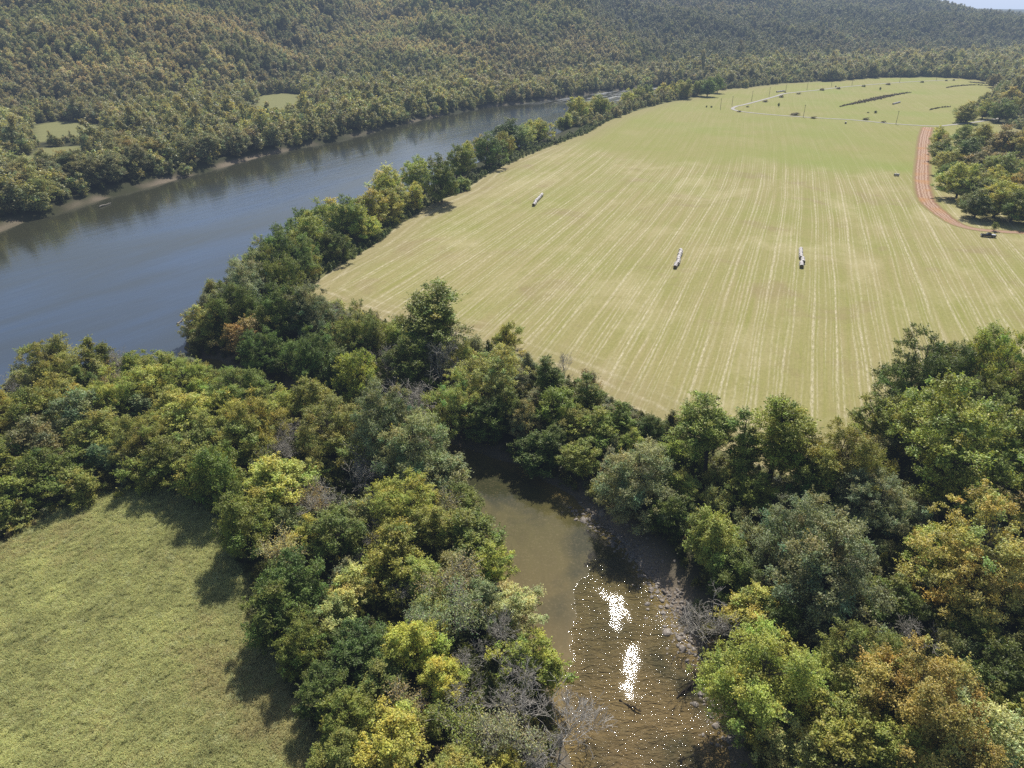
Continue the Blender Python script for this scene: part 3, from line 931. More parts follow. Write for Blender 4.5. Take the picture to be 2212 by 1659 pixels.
def dense(P, it=2, amp=0.5, seed=0):
    rng = np.random.RandomState(seed)
    for k in range(it):
        Qn = []
        for i in range(len(P)):
            a, b = P[i], P[(i + 1) % len(P)]
            Qn += [a, (a + b) / 2 + rng.normal(0, amp * 0.6 ** k, 2)]
        P = np.array(Qn)
    return P


tag(add_obj('meadow', ngon_sheet('meadow', dense(MEADOW, 3, 0.5), 0.04, meadow_material())), kind='structure')


def catmull(P, k=8):
    out = []
    P = np.vstack([2 * P[0] - P[1], P, 2 * P[-1] - P[-2]])
    for i in range(1, len(P) - 2):
        for t in np.linspace(0, 1, k, endpoint=False):
            out.append(0.5 * ((2 * P[i]) + (-P[i - 1] + P[i + 1]) * t + (2 * P[i - 1] - 5 * P[i] + 4 * P[i + 1] - P[i + 2]) * t * t
                              + (-P[i - 1] + 3 * P[i] - 3 * P[i + 1] + P[i + 2]) * t ** 3))
    out.append(P[-2])
    return np.array(out)


def strip_mesh(name, line, width, z, mat, cols=7, crown=0.0):
    P = catmull(line, 10)
    t = np.gradient(P, axis=0); t = unit(t); nrm = np.column_stack([-t[:, 1], t[:, 0]])
    u = np.linspace(0, 1, cols)
    w = width if np.ndim(width) else np.full(len(P), width)
    X = P[:, None, :] + nrm[:, None, :] * ((0.5 - u)[None, :, None] * w[:, None, None])
    V = np.dstack([X, np.full(X.shape[:2], z) + crown * (1 - (2 * u - 1)[None, :] ** 2)]).reshape(-1, 3)
    m = len(P)
    i = np.arange(m - 1)[:, None] * cols + np.arange(cols - 1)[None, :]
    Q = np.stack([i, i + cols, i + cols + 1, i + 1], -1).reshape(-1, 4)[:, ::-1]
    me = np_mesh(name, V, Q, mat, None, True)
    a = me.attributes.new('across', 'FLOAT', 'POINT'); a.data.foreach_set('value', np.tile(u, m).astype(np.float32))
    return me


dl = len(catmull(dirt_line, 10))
dw_ = np.interp(np.linspace(0, 1, dl), [0, 0.4, 0.55, 0.7, 0.85, 1], [10.5, 10.0, 8.5, 6.0, 5.0, 5.5])
tag(add_obj('dirt_road', strip_mesh('dirt_road', dirt_line, dw_, 0.10, road_material('red_dirt', False), 9)), kind='structure')
tag(add_obj('gravel_road', strip_mesh('gravel_road', gravel_line, 3.8, 0.16, road_material('pale_gravel', True), 7, 0.12)), kind='structure')

# ------------------------------------------------------------------ the trees one by one
LW, PEN, RB, RW, ROW, CP, FB = 'lw', 'pen', 'rb', 'rw', 'row', 'copse', 'far'
near_list = [
 # --- wood between the meadow and the river
 (100, 783, 125, 'round', 'o', 1.0, LW), (200, 768, 62, 'shrub', 'g', 1.3, LW), (180, 825, 36, 'cone', 'dg', 2.2, LW), (254, 776, 62, 'bare', 'x', 1.2, LW),
 (295, 790, 66, 'willow', 'o', 1.1, LW), (350, 788, 84, 'loose', 'o', 1.0, LW), (400, 820, 108, 'round', 'yg', 1.0, LW), (446, 815, 60, 'round', 'o', 1.3, LW),
 (505, 835, 112, 'round', 'g', 0.95, LW), (28, 838, 70, 'bare', 'x', 1.1, LW), (30, 800, 44, 'shrub', 'g', 1.2, LW), (75, 885, 110, 'willow', 'o', 1.0, LW), (120, 845, 100, 'round', 'o', 1.0, LW),
 (170, 885, 105, 'willow', 'gg', 1.0, LW), (240, 842, 112, 'round', 'yg', 1.0, LW), (312, 835, 92, 'round', 'yg', 1.1, LW), (304, 880, 36, 'cone', 'bg', 1.9, LW),
 (368, 875, 92, 'round', 'yg', 1.0, LW), (410, 895, 112, 'round', 'yg', 1.0, LW), (440, 935, 118, 'round', 'o', 1.0, LW), (470, 885, 82, 'willow', 'yg', 1.1, LW),
 (550, 905, 132, 'round', 'yg', 1.05, LW), (522, 955, 110, 'round', 'o', 1.0, LW), (605, 866, 80, 'loose', 'yg', 1.2, LW), (670, 866, 92, 'round', 'o', 1.25, LW),
 (622, 930, 84, 'bare', 'br', 1.0, LW), (715, 925, 150, 'round', 'o', 0.95, LW), (215, 930, 110, 'round', 'o', 1.0, LW), (265, 960, 54, 'sparse', 'gg', 1.3, LW),
 (225, 985, 80, 'willow', 'bg', 0.9, LW), (310, 945, 120, 'round', 'o', 1.0, LW), (350, 990, 120, 'round', 'g', 0.95, LW), (60, 950, 110, 'willow', 'br', 1.0, LW),
 (20, 1005, 90, 'shrub', 'yg', 0.9, LW), (110, 1010, 105, 'willow', 'g', 0.9, LW), (165, 1045, 90, 'shrub', 'o', 0.9, LW), (15, 1075, 110, 'shrub', 'g', 0.8, LW),
 (80, 1070, 84, 'shrub', 'g', 0.65, LW), (12, 1125, 70, 'shrub', 'yg', 0.55, LW), (430, 1010, 110, 'round', 'o', 1.0, LW), (300, 1020, 80, 'shrub', 'o', 0.9, LW), (-30, 900, 120, 'willow', 'o', 1.0, LW), (-40, 990, 120, 'round', 'g', 1.0, LW),
 # --- spit between the creek and the meadow
 (830, 905, 140, 'willow', 'bg', 1.3, PEN), (905, 968, 165, 'willow', 'gg', 1.0, PEN), (962, 905, 122, 'loose', 'pg', 1.3, PEN), (470, 1028, 120, 'willow', 'g', 1.2, PEN), (590, 1040, 130, 'round', 'yg', 1.0, PEN),
 (670, 1022, 82, 'round', 'yg', 1.0, PEN), (678, 1078, 84, 'sparse', 'br', 1.0, PEN), (770, 1025, 90, 'bare', 'x', 1.0, PEN), (795, 985, 100, 'sparse', 'o', 1.0, PEN), (875, 1075, 150, 'round', 'yg', 0.95, PEN),
 (955, 1030, 112, 'willow', 'gg', 1.0, PEN), (1022, 1082, 82, 'round', 'g', 1.1, PEN), (510, 1130, 118, 'round', 'g', 1.3, PEN), (560, 1095, 110, 'round', 'o', 1.0, PEN), (615, 1182, 88, 'sparse', 'py', 1.1, PEN),
 (672, 1142, 72, 'round', 'y', 1.1, PEN), (735, 1158, 122, 'round', 'g', 1.0, PEN), (855, 1198, 130, 'willow', 'o', 1.0, PEN), (835, 1135, 90, 'bare', 'x', 0.9, PEN), (930, 1140, 110, 'round', 'o', 1.0, PEN), (1005, 1150, 120, 'round', 'g', 1.0, PEN),
 (1075, 1218, 104, 'round', 'yg', 1.05, PEN), (975, 1230, 110, 'sparse', 'br', 1.0, PEN), (640, 1245, 128, 'round', 'dg', 1.3, PEN), (758, 1272, 98, 'loose', 'py', 1.1, PEN), (720, 1328, 96, 'loose', 'pg', 1.0, PEN),
 (870, 1290, 68, 'bare', 'x', 1.0, PEN), (900, 1245, 90, 'round', 'yg', 1.0, PEN), (598, 1318, 120, 'round', 'dg', 1.35, PEN), (650, 1398, 112, 'round', 'g', 1.3, PEN), (780, 1385, 120, 'round', 'dg', 1.0, PEN), (890, 1400, 118, 'round', 'y', 1.15, PEN),
 (948, 1462, 96, 'round', 'y', 1.2, PEN), (975, 1325, 124, 'sparse', 'gg', 1.1, PEN), (1040, 1300, 100, 'willow', 'gg', 1.0, PEN), (1010, 1420, 96, 'bare', 'br', 1.0, PEN), (1092, 1440, 100, 'bare', 'x', 1.0, PEN), (1136, 1310, 116, 'loose', 'py', 1.05, PEN),
 (1166, 1425, 142, 'round', 'yg', 1.0, PEN), (1235, 1570, 175, 'bare', 'x', 1.0, PEN), (1130, 1520, 130, 'bare', 'br', 0.9, PEN), (728, 1548, 112, 'round', 'g', 1.2, PEN), (860, 1604, 155, 'round', 'y', 0.95, PEN), (815, 1465, 104, 'round', 'g', 1.0, PEN),
 (850, 1530, 110, 'sparse', 'br', 0.9, PEN), (1000, 1575, 120, 'sparse', 'o', 1.0, PEN), (940, 1560, 90, 'round', 'g', 1.0, PEN), (1075, 1600, 120, 'sparse', 'br', 1.0, PEN), (1095, 1650, 70, 'shrub', 'y', 0.9, PEN), (705, 1475, 104, 'round', 'dg', 1.2, PEN), (735, 1630, 110, 'round', 'o', 1.2, PEN),
 (1170, 1640, 120, 'bare', 'x', 1.0, PEN), (990, 1680, 130, 'round', 'o', 1.0, PEN),
 (705, 1085, 92, 'bare', 'x', 1.0, PEN), (812, 1168, 84, 'bare', 'br', 1.1, PEN), (960, 1095, 84, 'sparse', 'br', 1.1, PEN), (560, 1010, 84, 'sparse', 'o', 1.2, PEN), (1065, 1355, 92, 'bare', 'x', 1.1, PEN), (1000, 1500, 100, 'bare', 'br', 1.0, PEN), (910, 1330, 84, 'sparse', 'gg', 1.2, PEN), (625, 960, 70, 'bare', 'x', 1.2, PEN),
 # --- bank between the creek and the hay field
 (425, 690, 56, 'willow', 'py', 1.2, RB), (530, 620, 112, 'willow', 'gg', 1.15, RB), (500, 660, 104, 'round', 'dg', 1.2, RB), (590, 592, 110, 'round', 'g', 1.2, RB), (615, 670, 112, 'round', 'dg', 1.2, RB),
 (570, 738, 100, 'round', 'dg', 1.2, RB), (470, 715, 84, 'round', 'o', 1.1, RB), (670, 674, 114, 'willow', 'gg', 1.15, RB), (530, 722, 84, 'loose', 'br', 1.2, RB), (728, 676, 54, 'bare', 'br', 1.2, RB),
 (675, 752, 112, 'round', 'dg', 1.15, RB), (768, 710, 110, 'round', 'o', 1.15, RB), (812, 722, 66, 'sparse', 'o', 1.4, RB), (850, 724, 70, 'loose', 'yg', 1.1, RB), (780, 815, 86, 'round', 'yg', 1.6, RB),
 (915, 850, 122, 'bare', 'br', 0.9, RB), (832, 775, 78, 'bare', 'x', 1.3, RB), (938, 676, 124, 'oval', 'g', 1.5, RB), (950, 772, 104, 'bare', 'br', 1.1, RB), (885, 775, 96, 'round', 'dg', 1.2, RB), (740, 780, 90, 'round', 'dg', 1.2, RB),
 (1070, 805, 142, 'loose', 'pg', 1.1, RB), (1095, 728, 62, 'shrub', 'yg', 1.1, RB), (1010, 770, 70, 'loose', 'yg', 1.3, RB), (1183, 815, 62, 'tall', 'dg', 2.2, RB), (1218, 782, 46, 'bare', 'br', 1.5, RB), (1271, 848, 56, 'tall', 'g', 2.1, RB),
 (1341, 905, 50, 'tall', 'g', 2.1, RB), (1136, 905, 74, 'round', 'br', 1.4, RB), (1206, 885, 92, 'round', 'g', 1.15, RB), (1246, 915, 80, 'round', 'o', 1.1, RB), (1290, 920, 92, 'round', 'g', 1.05, RB), (1100, 880, 90, 'round', 'dg', 1.2, RB),
 (1060, 910, 84, 'round', 'dg', 1.2, RB), (1195, 960, 84, 'round', 'dg', 1.1, RB), (1406, 930, 62, 'round', 'dg', 1.4, RB), (1370, 955, 66, 'round', 'yg', 1.1, RB), (1260, 985, 80, 'round', 'o', 1.0, RB), (1150, 985, 90, 'round', 'dg', 1.0, RB),
 # --- wood on the right
 (1540, 925, 116, 'oval', 'o', 1.75, RW), (1682, 930, 124, 'oval', 'g', 1.8, RW), (1608, 950, 84, 'tall', 'g', 2.3, RW), (1811, 985, 165, 'round', 'o', 1.2, RW), (1996, 800, 175, 'round', 'dg', 1.15, RW), (2161, 800, 150, 'loose', 'yg', 1.5, RW),
 (2060, 925, 270, 'loose', 'yg', 1.1, RW), (2190, 960, 140, 'round', 'dg', 1.3, RW), (1386, 1030, 160, 'willow', 'gg', 1.0, RW), (1466, 1050, 76, 'round', 'yg', 1.2, RW), (1906, 1082, 150, 'round', 'gg', 1.1, RW), (1775, 1040, 120, 'round', 'g', 1.1, RW),
 (2110, 1078, 120, 'round', 'yg', 1.1, RW), (1531, 1158, 122, 'round', 'yg', 1.2, RW), (1721, 1160, 190, 'willow', 'bg', 1.15, RW), (1806, 1235, 230, 'willow', 'gg', 1.1, RW), (2125, 1190, 250, 'loose', 'or', 1.1, RW), (2015, 1190, 120, 'round', 'yg', 1.15, RW),
 (1486, 1350, 132, 'bare', 'x', 1.0, RW), (1628, 1318, 104, 'loose', 'yg', 1.1, RW), (1651, 1455, 235, 'round', 'yg', 1.1, RW), (1850, 1435, 190, 'round', 'o', 1.1, RW), (2000, 1500, 250, 'round', 'or', 1.1, RW), (1975, 1370, 110, 'bare', 'x', 1.0, RW),
 (2165, 1450, 150, 'round', 'dg', 1.1, RW), (1721, 1610, 130, 'loose', 'pg', 1.0, RW), (1820, 1565, 170, 'round', 'o', 1.0, RW), (1940, 1625, 160, 'round', 'yg', 1.0, RW), (2125, 1590, 190, 'loose', 'py', 1.0, RW), (2215, 1560, 130, 'round', 'yg', 1.1, RW), (1450, 1110, 90, 'round', 'dg', 1.1, RW),
 (1640, 1060, 90, 'round', 'g', 1.1, RW), (1600, 1230, 100, 'round', 'dg', 1.1, RW), (1930, 1290, 110, 'round', 'dg', 1.1, RW), (2090, 1330, 110, 'round', 'g', 1.0, RW), (1690, 1340, 100, 'round', 'dg', 1.0, RW), (2230, 1290, 130, 'round', 'o', 1.1, RW), (2200, 1110, 110, 'round', 'br', 1.1, RW),
 (1930, 905, 112, 'round', 'g', 1.15, RW), (2085, 806, 130, 'round', 'o', 1.15, RW), (2155, 745, 84, 'loose', 'yg', 1.5, RW), (2135, 880, 140, 'round', 'o', 1.15, RW), (2235, 850, 150, 'round', 'o', 1.2, RW), (1985, 905, 140, 'round', 'o', 1.1, RW),
 (1560, 1040, 70, 'shrub', 'o', 1.1, RW), (1500, 985, 66, 'shrub', 'g', 1.1, RW), (1450, 975, 60, 'shrub', 'yg', 1.1, RW), (2290, 900, 160, 'round', 'o', 1.2, RW), (2300, 1100, 170, 'round', 'g', 1.1, RW),
]
row_list = [  # --- row between the river and the hay field, from the near end to the far one
 (562, 560, 92, 'round', 'gg', 1.15), (610, 545, 110, 'round', 'dg', 1.2), (588, 500, 82, 'round', 'dg', 1.1), (645, 560, 80, 'willow', 'o', 1.1), (530, 575, 46, 'loose', 'py', 1.3), (625, 480, 78, 'loose', 'g', 1.2), (672, 505, 86, 'round', 'o', 1.2),
 (690, 470, 70, 'round', 'yg', 1.1), (712, 525, 66, 'round', 'dg', 1.1), (742, 465, 78, 'round', 'g', 1.2), (775, 480, 66, 'round', 'yg', 1.1), (770, 395, 66, 'loose', 'py', 1.3), (800, 445, 78, 'round', 'yg', 1.1), (745, 420, 44, 'loose', 'or', 1.2),
 (838, 438, 66, 'willow', 'o', 1.1), (845, 400, 66, 'round', 'yg', 1.2), (882, 380, 66, 'round', 'yg', 1.2), (898, 420, 46, 'round', 'y', 1.3), (920, 368, 44, 'sparse', 'br', 1.2), (862, 428, 50, 'round', 'o', 1.1),
 (952, 378, 74, 'round', 'dg', 1.35), (985, 345, 58, 'round', 'g', 1.2), (968, 320, 46, 'loose', 'or', 1.2), (1010, 332, 40, 'round', 'yg', 1.5), (1000, 395, 36, 'shrub', 'g', 0.8), (1052, 292, 66, 'round', 'dg', 1.0), (1050, 320, 60, 'round', 'dg', 1.2), (1090, 310, 48, 'round', 'o', 1.2),
 (1098, 285, 44, 'round', 'yg', 1.1), (1135, 292, 46, 'willow', 'pg', 1.0), (1130, 272, 22, 'round', 'dg', 1.0), (1165, 278, 44, 'round', 'yg', 1.1), (1172, 250, 26, 'round', 'dg', 1.1), (1200, 270, 36, 'shrub', 'yg', 1.0), (1222, 242, 44, 'round', 'yg', 1.3), (1208, 225, 36, 'loose', 'o', 1.2),
 (1250, 238, 40, 'loose', 'pg', 1.2), (1278, 232, 36, 'round', 'yg', 1.2), (1300, 228, 34, 'round', 'g', 1.3), (1330, 214, 34, 'loose', 'y', 1.2), (1350, 208, 34, 'round', 'yg', 1.2), (1378, 205, 30, 'round', 'g', 1.3), (1405, 200, 30, 'round', 'yg', 1.2), (1432, 198, 30, 'round', 'o', 1.2),
 (1455, 194, 28, 'round', 'yg', 1.2), (1480, 188, 30, 'loose', 'o', 1.3), (1508, 188, 26, 'round', 'yg', 1.2), (1530, 184, 30, 'round', 'g', 1.3), (1552, 178, 28, 'round', 'g', 1.3),
]
copse_list = [
 (2050, 372, 46, 'round', 'dg', 1.1), (2078, 383, 74, 'round', 'yg', 1.0), (2040, 320, 50, 'round', 'g', 1.0), (2028, 290, 36, 'round', 'yg', 1.1), (2060, 345, 54, 'round', 'o', 1.0), (2090, 330, 70, 'round', 'dg', 1.0), (2120, 400, 60, 'round', 'o', 1.0), (2150, 385, 60, 'round', 'yg', 1.0),
 (2160, 425, 80, 'round', 'yg', 1.0), (2195, 440, 64, 'round', 'g', 1.1), (2115, 435, 56, 'round', 'dg', 1.1), (2130, 345, 70, 'round', 'br', 0.9), (2180, 360, 70, 'round', 'o', 1.0), (2120, 295, 60, 'round', 'o', 1.0), (2170, 300, 66, 'round', 'br', 1.0), (2205, 310, 60, 'round', 'or', 1.0),
 (2205, 390, 56, 'round', 'or', 1.0), (2080, 292, 50, 'round', 'g', 1.0), (2150, 487, 13, 'loose', 'g', 1.6), (2092, 238, 44, 'round', 'o', 1.0), (2128, 232, 40, 'round', 'yg', 1.0), (2165, 235, 46, 'round', 'g', 1.0), (2200, 228, 40, 'round', 'o', 1.0), (2080, 252, 24, 'shrub', 'g', 0.9),
 (2185, 205, 38, 'round', 'or', 1.0), (2205, 180, 34, 'round', 'o', 1.1), (2170, 190, 30, 'round', 'dg', 1.0), (2150, 172, 28, 'round', 'br', 1.0),
]
for t in near_list: plan_tree(*t)
for t in row_list: plan_tree(*t, ROW)
for t in copse_list: plan_tree(*t, CP)
n_key = len(TREES)

# the woods between: a jittered lattice over all wooded land in view
def lattice(x0, x1, y0, y1, step, jit=0.75, rng=rs):
    gx = np.arange(x0, x1, step); gy = np.arange(y0, y1, step)
    X, Y = np.meshgrid(gx, gy)
    X = X + (np.arange(len(gy)) % 2)[:, None] * step / 2
    return (X + rng.uniform(-.5, .5, X.shape) * step * jit).ravel(), (Y + rng.uniform(-.5, .5, X.shape) * step * jit).ravel()


GR = gravel_line; DR = dirt_line


def wooded(x, y, margin=2.0):
    P = np.column_stack([x, y])
    z, nf, nm, dw, dh = height(x, y)
    ok = (nf > margin) & (nm > margin) & (dw > 2.2)
    for c in COPSE: ok |= (sdist(P, c) < 0) & (nf < 1)
    for c in CLEAR: ok &= sdist(P, c) > 1
    ok &= (ldist(P, GR) > 11) & (ldist(P, DR) > 9)
    ok &= ~((nf < 30) & (y > 235) & (y < 600) & (x < 0.40 * y))
    # open ground to the right of the field that the photo does not show wooded
    ok &= ~((x > 150) & (y < 330) & (y > 150) & (nf < 60) & (sdist(P, COPSE[0]) > 0))
    return ok, z, nf, nm, dw, dh


pts = []
for (y0, y1, stp) in ((40, 250, 6.2), (250, 620, 9.4), (620, 1500, 7.5), (1500, 2500, 9.5), (2500, 3600, 16.0)):
    lim = y1 * 0.86 + 60
    x, y = lattice(-lim, lim, y0, y1, stp)
    m = (np.abs(x) < y * 0.80 + 45)
    x, y = x[m], y[m]
    ok, z, nf, nm, dw, dh = wooded(x, y)
    sl = slice(None)
    pts.append(np.column_stack([x, y, z, nf, nm, dw, dh])[ok])
PT = np.vstack(pts)
# do not crowd the trees planned one by one
kx = np.array([[t['x'], t['y'], t['w']] for t in TREES])
near = PT[:, 1] < 700
d2 = np.full(len(PT), 99.0)
d2[near] = np.min(np.hypot(PT[near][:, None, 0] - kx[None, :, 0], PT[near][:, None, 1] - kx[None, :, 1]) / (kx[None, :, 2] * 0.5 + 1.2), axis=1)
PT = PT[d2 > 0.80]
# drop what lies hidden behind a crest (seen from the air above the creek)
az = np.round(np.arctan2(PT[:, 0], PT[:, 1]) / 0.006).astype(int); rr = np.hypot(PT[:, 0], PT[:, 1])
el = (PT[:, 2] + 16 - CAM_H) / rr
vis = np.ones(len(PT), bool)
for a in np.unique(az):
    i = np.where(az == a)[0]; o = i[np.argsort(rr[i])]
    run = np.maximum.accumulate((PT[o, 2] + 4 - CAM_H) / rr[o])
    vis[o] = el[o] > np.concatenate([[-9], run[:-1]]) - 0.006
pxx, pyy, pz = project(PT[:, 0], PT[:, 1], PT[:, 2] + 14)
vis &= (pxx > -170) & (pxx < 2400) & (pyy > -90) & (pyy < 1950)
PT = PT[vis]
dist = np.sqrt(PT[:, 0] ** 2 + PT[:, 1] ** 2 + 85.0 ** 2)
# sizes
hts = rs.uniform(8, 13, len(PT))
farb = PT[:, 1] > 300
hts[farb] = rs.uniform(11, 18, farb.sum())
cpm = (PT[:, 0] > 150) & (PT[:, 1] < 800); hts[cpm] = rs.uniform(6.5, 10.5, cpm.sum())
hts[PT[:, 6] > 15] = rs.uniform(8, 13, (PT[:, 6] > 15).sum())
nr = PT[:, 1] < 260
hts[nr] = rs.uniform(4.0, 8.5, nr.sum())
strip = (PT[:, 3] < 32) & farb & (PT[:, 0] < 0.40 * PT[:, 1]); hts[strip] = rs.uniform(7, 10, strip.sum())
edge = (PT[:, 5] < 8) & ~strip; hts[edge & farb] *= 0.72
cl_front = np.zeros(len(PT), bool)
for c in CLEAR:
    cen = c.mean(0); rd = np.hypot(PT[:, 0], PT[:, 1]); cr = np.hypot(*cen)
    cl_front |= (np.abs(np.arctan2(PT[:, 0], PT[:, 1]) - math.atan2(*cen)) < 0.045) & (rd < cr) & (rd > cr - 95) & (PT[:, 5] > 14)
hts[cl_front] *= 0.5
size_px = hts / dist


# colours drift over the hills in broad patches
def wood_colour(x, y, dh, rng=rs):
    n = len(x)
    a = fbm(x / 170.0 + 40, y / 170.0, 4) + 0.9 * rng.normal(0, 0.22, n)
    b = fbm(x / 60.0, y / 60.0 + 60, 3) + rng.normal(0, 0.25, n)
    base = np.zeros((n, 3))
    cols = np.array([PAL['dg'], PAL['g'], PAL['o'], PAL['gg'], PAL['br'], PAL['yg'], PAL['or']]) * np.array([1.05, 1.0, 1.15])
    t = np.interp(a, [-0.50, -0.22, 0.02, 0.25, 0.55], [0, 1, 2, 2.4, 4])
    i0 = np.clip(np.floor(t).astype(int), 0, 3); f = (t - i0)[:, None]
    base = cols[i0] * (1 - f) + cols[i0 + 1] * f
    k = rng.rand(n)
    low = dh < 15
    pk = np.where(low, 0.30, 0.12); base = np.where((k < pk)[:, None], PAL['yg'] * np.ones((n, 1)), base)
    base = np.where(((k > 0.985) & ~low)[:, None], np.array(PAL['or']) * np.ones((n, 1)), base)
    base = np.where(((k > 0.975) & low)[:, None], np.array(PAL['y']) * np.ones((n, 1)) * 0.8, base)
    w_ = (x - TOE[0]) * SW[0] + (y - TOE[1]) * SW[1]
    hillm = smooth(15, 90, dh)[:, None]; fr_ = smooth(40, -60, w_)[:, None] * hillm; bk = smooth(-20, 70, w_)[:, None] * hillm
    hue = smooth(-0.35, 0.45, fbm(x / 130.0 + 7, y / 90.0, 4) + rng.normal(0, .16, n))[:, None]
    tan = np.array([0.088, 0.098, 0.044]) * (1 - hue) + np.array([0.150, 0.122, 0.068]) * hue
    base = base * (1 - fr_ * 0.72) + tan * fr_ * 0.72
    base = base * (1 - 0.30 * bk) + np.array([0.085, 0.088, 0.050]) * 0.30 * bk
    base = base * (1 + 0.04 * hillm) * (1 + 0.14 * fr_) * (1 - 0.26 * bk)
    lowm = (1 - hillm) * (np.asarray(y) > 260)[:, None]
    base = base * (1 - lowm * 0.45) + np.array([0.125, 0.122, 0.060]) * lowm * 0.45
    gy_ = base.mean(1, keepdims=True); base = base * 0.70 + gy_ * 0.27 * np.array([1.08, 1.02, 0.8])
    base *= (1 + 0.36 * b)[:, None].clip(0.5, 1.6)
    return base


cols = wood_colour(PT[:, 0], PT[:, 1], PT[:, 6])
order = np.argsort(-size_px)
MAX_IND = 296
frame = (pxx[vis] > -20) & (pxx[vis] < 2230) & (pyy[vis] > -5) & (pyy[vis] < 1700)
n_ind = 0
ind = np.zeros(len(PT), bool)
# the far bank of the river first gets its front trees as individuals, then whatever shows largest
for i in order:
    if n_key + n_ind >= MAX_IND: break
    if not frame[i] or PT[i, 1] < 262: continue
    ind[i] = True; n_ind += 1


def nearest_word(c):
    best = min((k for k in PAL if k != 'x'), key=lambda k: sum((math.log(c[j] + .01) - math.log(PAL[k][j] + .01)) ** 2 for j in range(3)))
    return best


for i in np.where(ind)[0]:
    k = rs.choice(['round', 'round', 'round', 'loose', 'oval', 'willow'])
    h = hts[i] * (1.15 if k == 'tall' else 1)
    TREES.append(dict(x=PT[i, 0], y=PT[i, 1], z=PT[i, 2], h=h, w=h / ASP[k] * 1.05, kind=k, col=nearest_word(cols[i]), rgb=tuple(cols[i]), zone=FB if PT[i, 0] < 0.02 * PT[i, 1] or PT[i, 1] > 500 else CP, key=False))
REST = PT[~ind]; REST_c = cols[~ind]; REST_h = hts[~ind]

# ------------------------------------------------------------------ building the trees
MARKS = [((1350, 1390), 'the creek sun glint'), ((1130, 1080), 'the dark creek pool'), ((1486, 1350), 'the grey creekside leafless tree'),
         ((330, 1090), 'the small meadow far end'), ((500, 1290), 'the meadow shadow edge'), ((650, 1580), 'the near meadow edge'),
         ((415, 745), 'the creek mouth'), ((940, 672), 'the lone tall dark tree'), ((1668, 930), 'the tallest gappy tree'), ((2060, 925), 'the huge yellow-green tree'),
         ((660, 640), 'the hay field near-left corner'), ((1700, 1015), 'the hay field nearest tip'), ((1300, 880), 'the curved hay swaths'), ((860, 1604), 'the bright yellow round tree'),
         ((2125, 1190), 'the big golden tree'), ((1810, 1235), 'the great grey-green tree'), ((30, 850), 'the left river bend'), ((1160, 433), 'the left bale row'),
         ((2133, 507), 'the parked pickup'), ((1993, 420), 'the dirt road bend'), ((2020, 270), 'the road junction'), ((1590, 235), 'the gravel road corner'), ((1350, 200), 'the river rapids'),
         ((615, 212), 'the bright green clearing'), ((130, 275), 'the pale grass clearing'), ((820, 285), 'the broad river bend'), ((120, 460), 'the sandy far shore'), ((440, 370), 'the far waterline'),
         ((1800, 165), 'the far field edge'), ((1090, 225), 'the upstream far bank'), ((2000, 1510), 'the golden orange crown')]
ORD = ['', 'second ', 'third ', 'fourth ', 'fifth ', 'sixth ', 'seventh ', 'eighth ', 'ninth ', 'tenth ', 'eleventh ', 'twelfth ']
ZONEG = {LW: 'trees between the small meadow and the river', PEN: 'trees on the spit between meadow and creek', RB: 'trees between the creek and the hay field',
         RW: 'trees right of the creek', ROW: 'trees in the row between river and hay field', CP: 'trees right of the dirt road', FB: 'trees beyond the river'}
ZONEW = {LW: 'in the meadow wood', PEN: 'on the creek spit', RB: 'on the shaded creek bank', RW: 'in the right wood', ROW: 'in the river row', CP: 'in the roadside copse', FB: 'beyond the river'}


def direction(dx, dy):
    if abs(dx) > 1.6 * abs(dy): return 'right of' if dx > 0 else 'left of'
    if abs(dy) > 1.6 * abs(dx): return 'in front of' if dy > 0 else 'behind'
    return ('front-' if dy > 0 else 'back-') + ('right of' if dx > 0 else 'left of')


cand = {}
for t in TREES:
    px, py, zc = project(t['x'], t['y'], t['z'] + CZ[t['kind']] * t['h'])
    t['px'], t['py'] = float(px), float(py)
    word = CWORD[t['col']] + ' ' + KWORD[t['kind']] if t['kind'] != 'bare' else ('grey ' if t['col'] == 'x' else 'brown ') + KWORD['bare']
    pxw = t['w'] * F / zc
    if t['zone'] in (LW, PEN, RB, RW): word = ('big ' if pxw > 135 else 'small ' if pxw < 75 else '') + word
    t['word'] = word
    best = min(MARKS, key=lambda m: math.hypot(m[0][0] - px, (m[0][1] - py) * (1.0 if py > 500 else 1.8)) + (1e4 if math.hypot(m[0][0] - px, m[0][1] - py) < 14 else 0))
    t['mark'] = best[1]; t['md'] = math.hypot(best[0][0] - px, best[0][1] - py)
    t['dir'] = direction(px - best[0][0], py - best[0][1])
    cand.setdefault((word, t['mark'], t['dir']), []).append(t)
for (word, mark, dr_), lst in cand.items():
    lst.sort(key=lambda t: t['md'])
    for k, t in enumerate(lst):
        if len(lst) == 1: t['label'] = f'{word} {dr_} {mark}'
        else: t['label'] = f'{word}, {ORD[min(k, 11)]}nearest {dr_} {mark}'

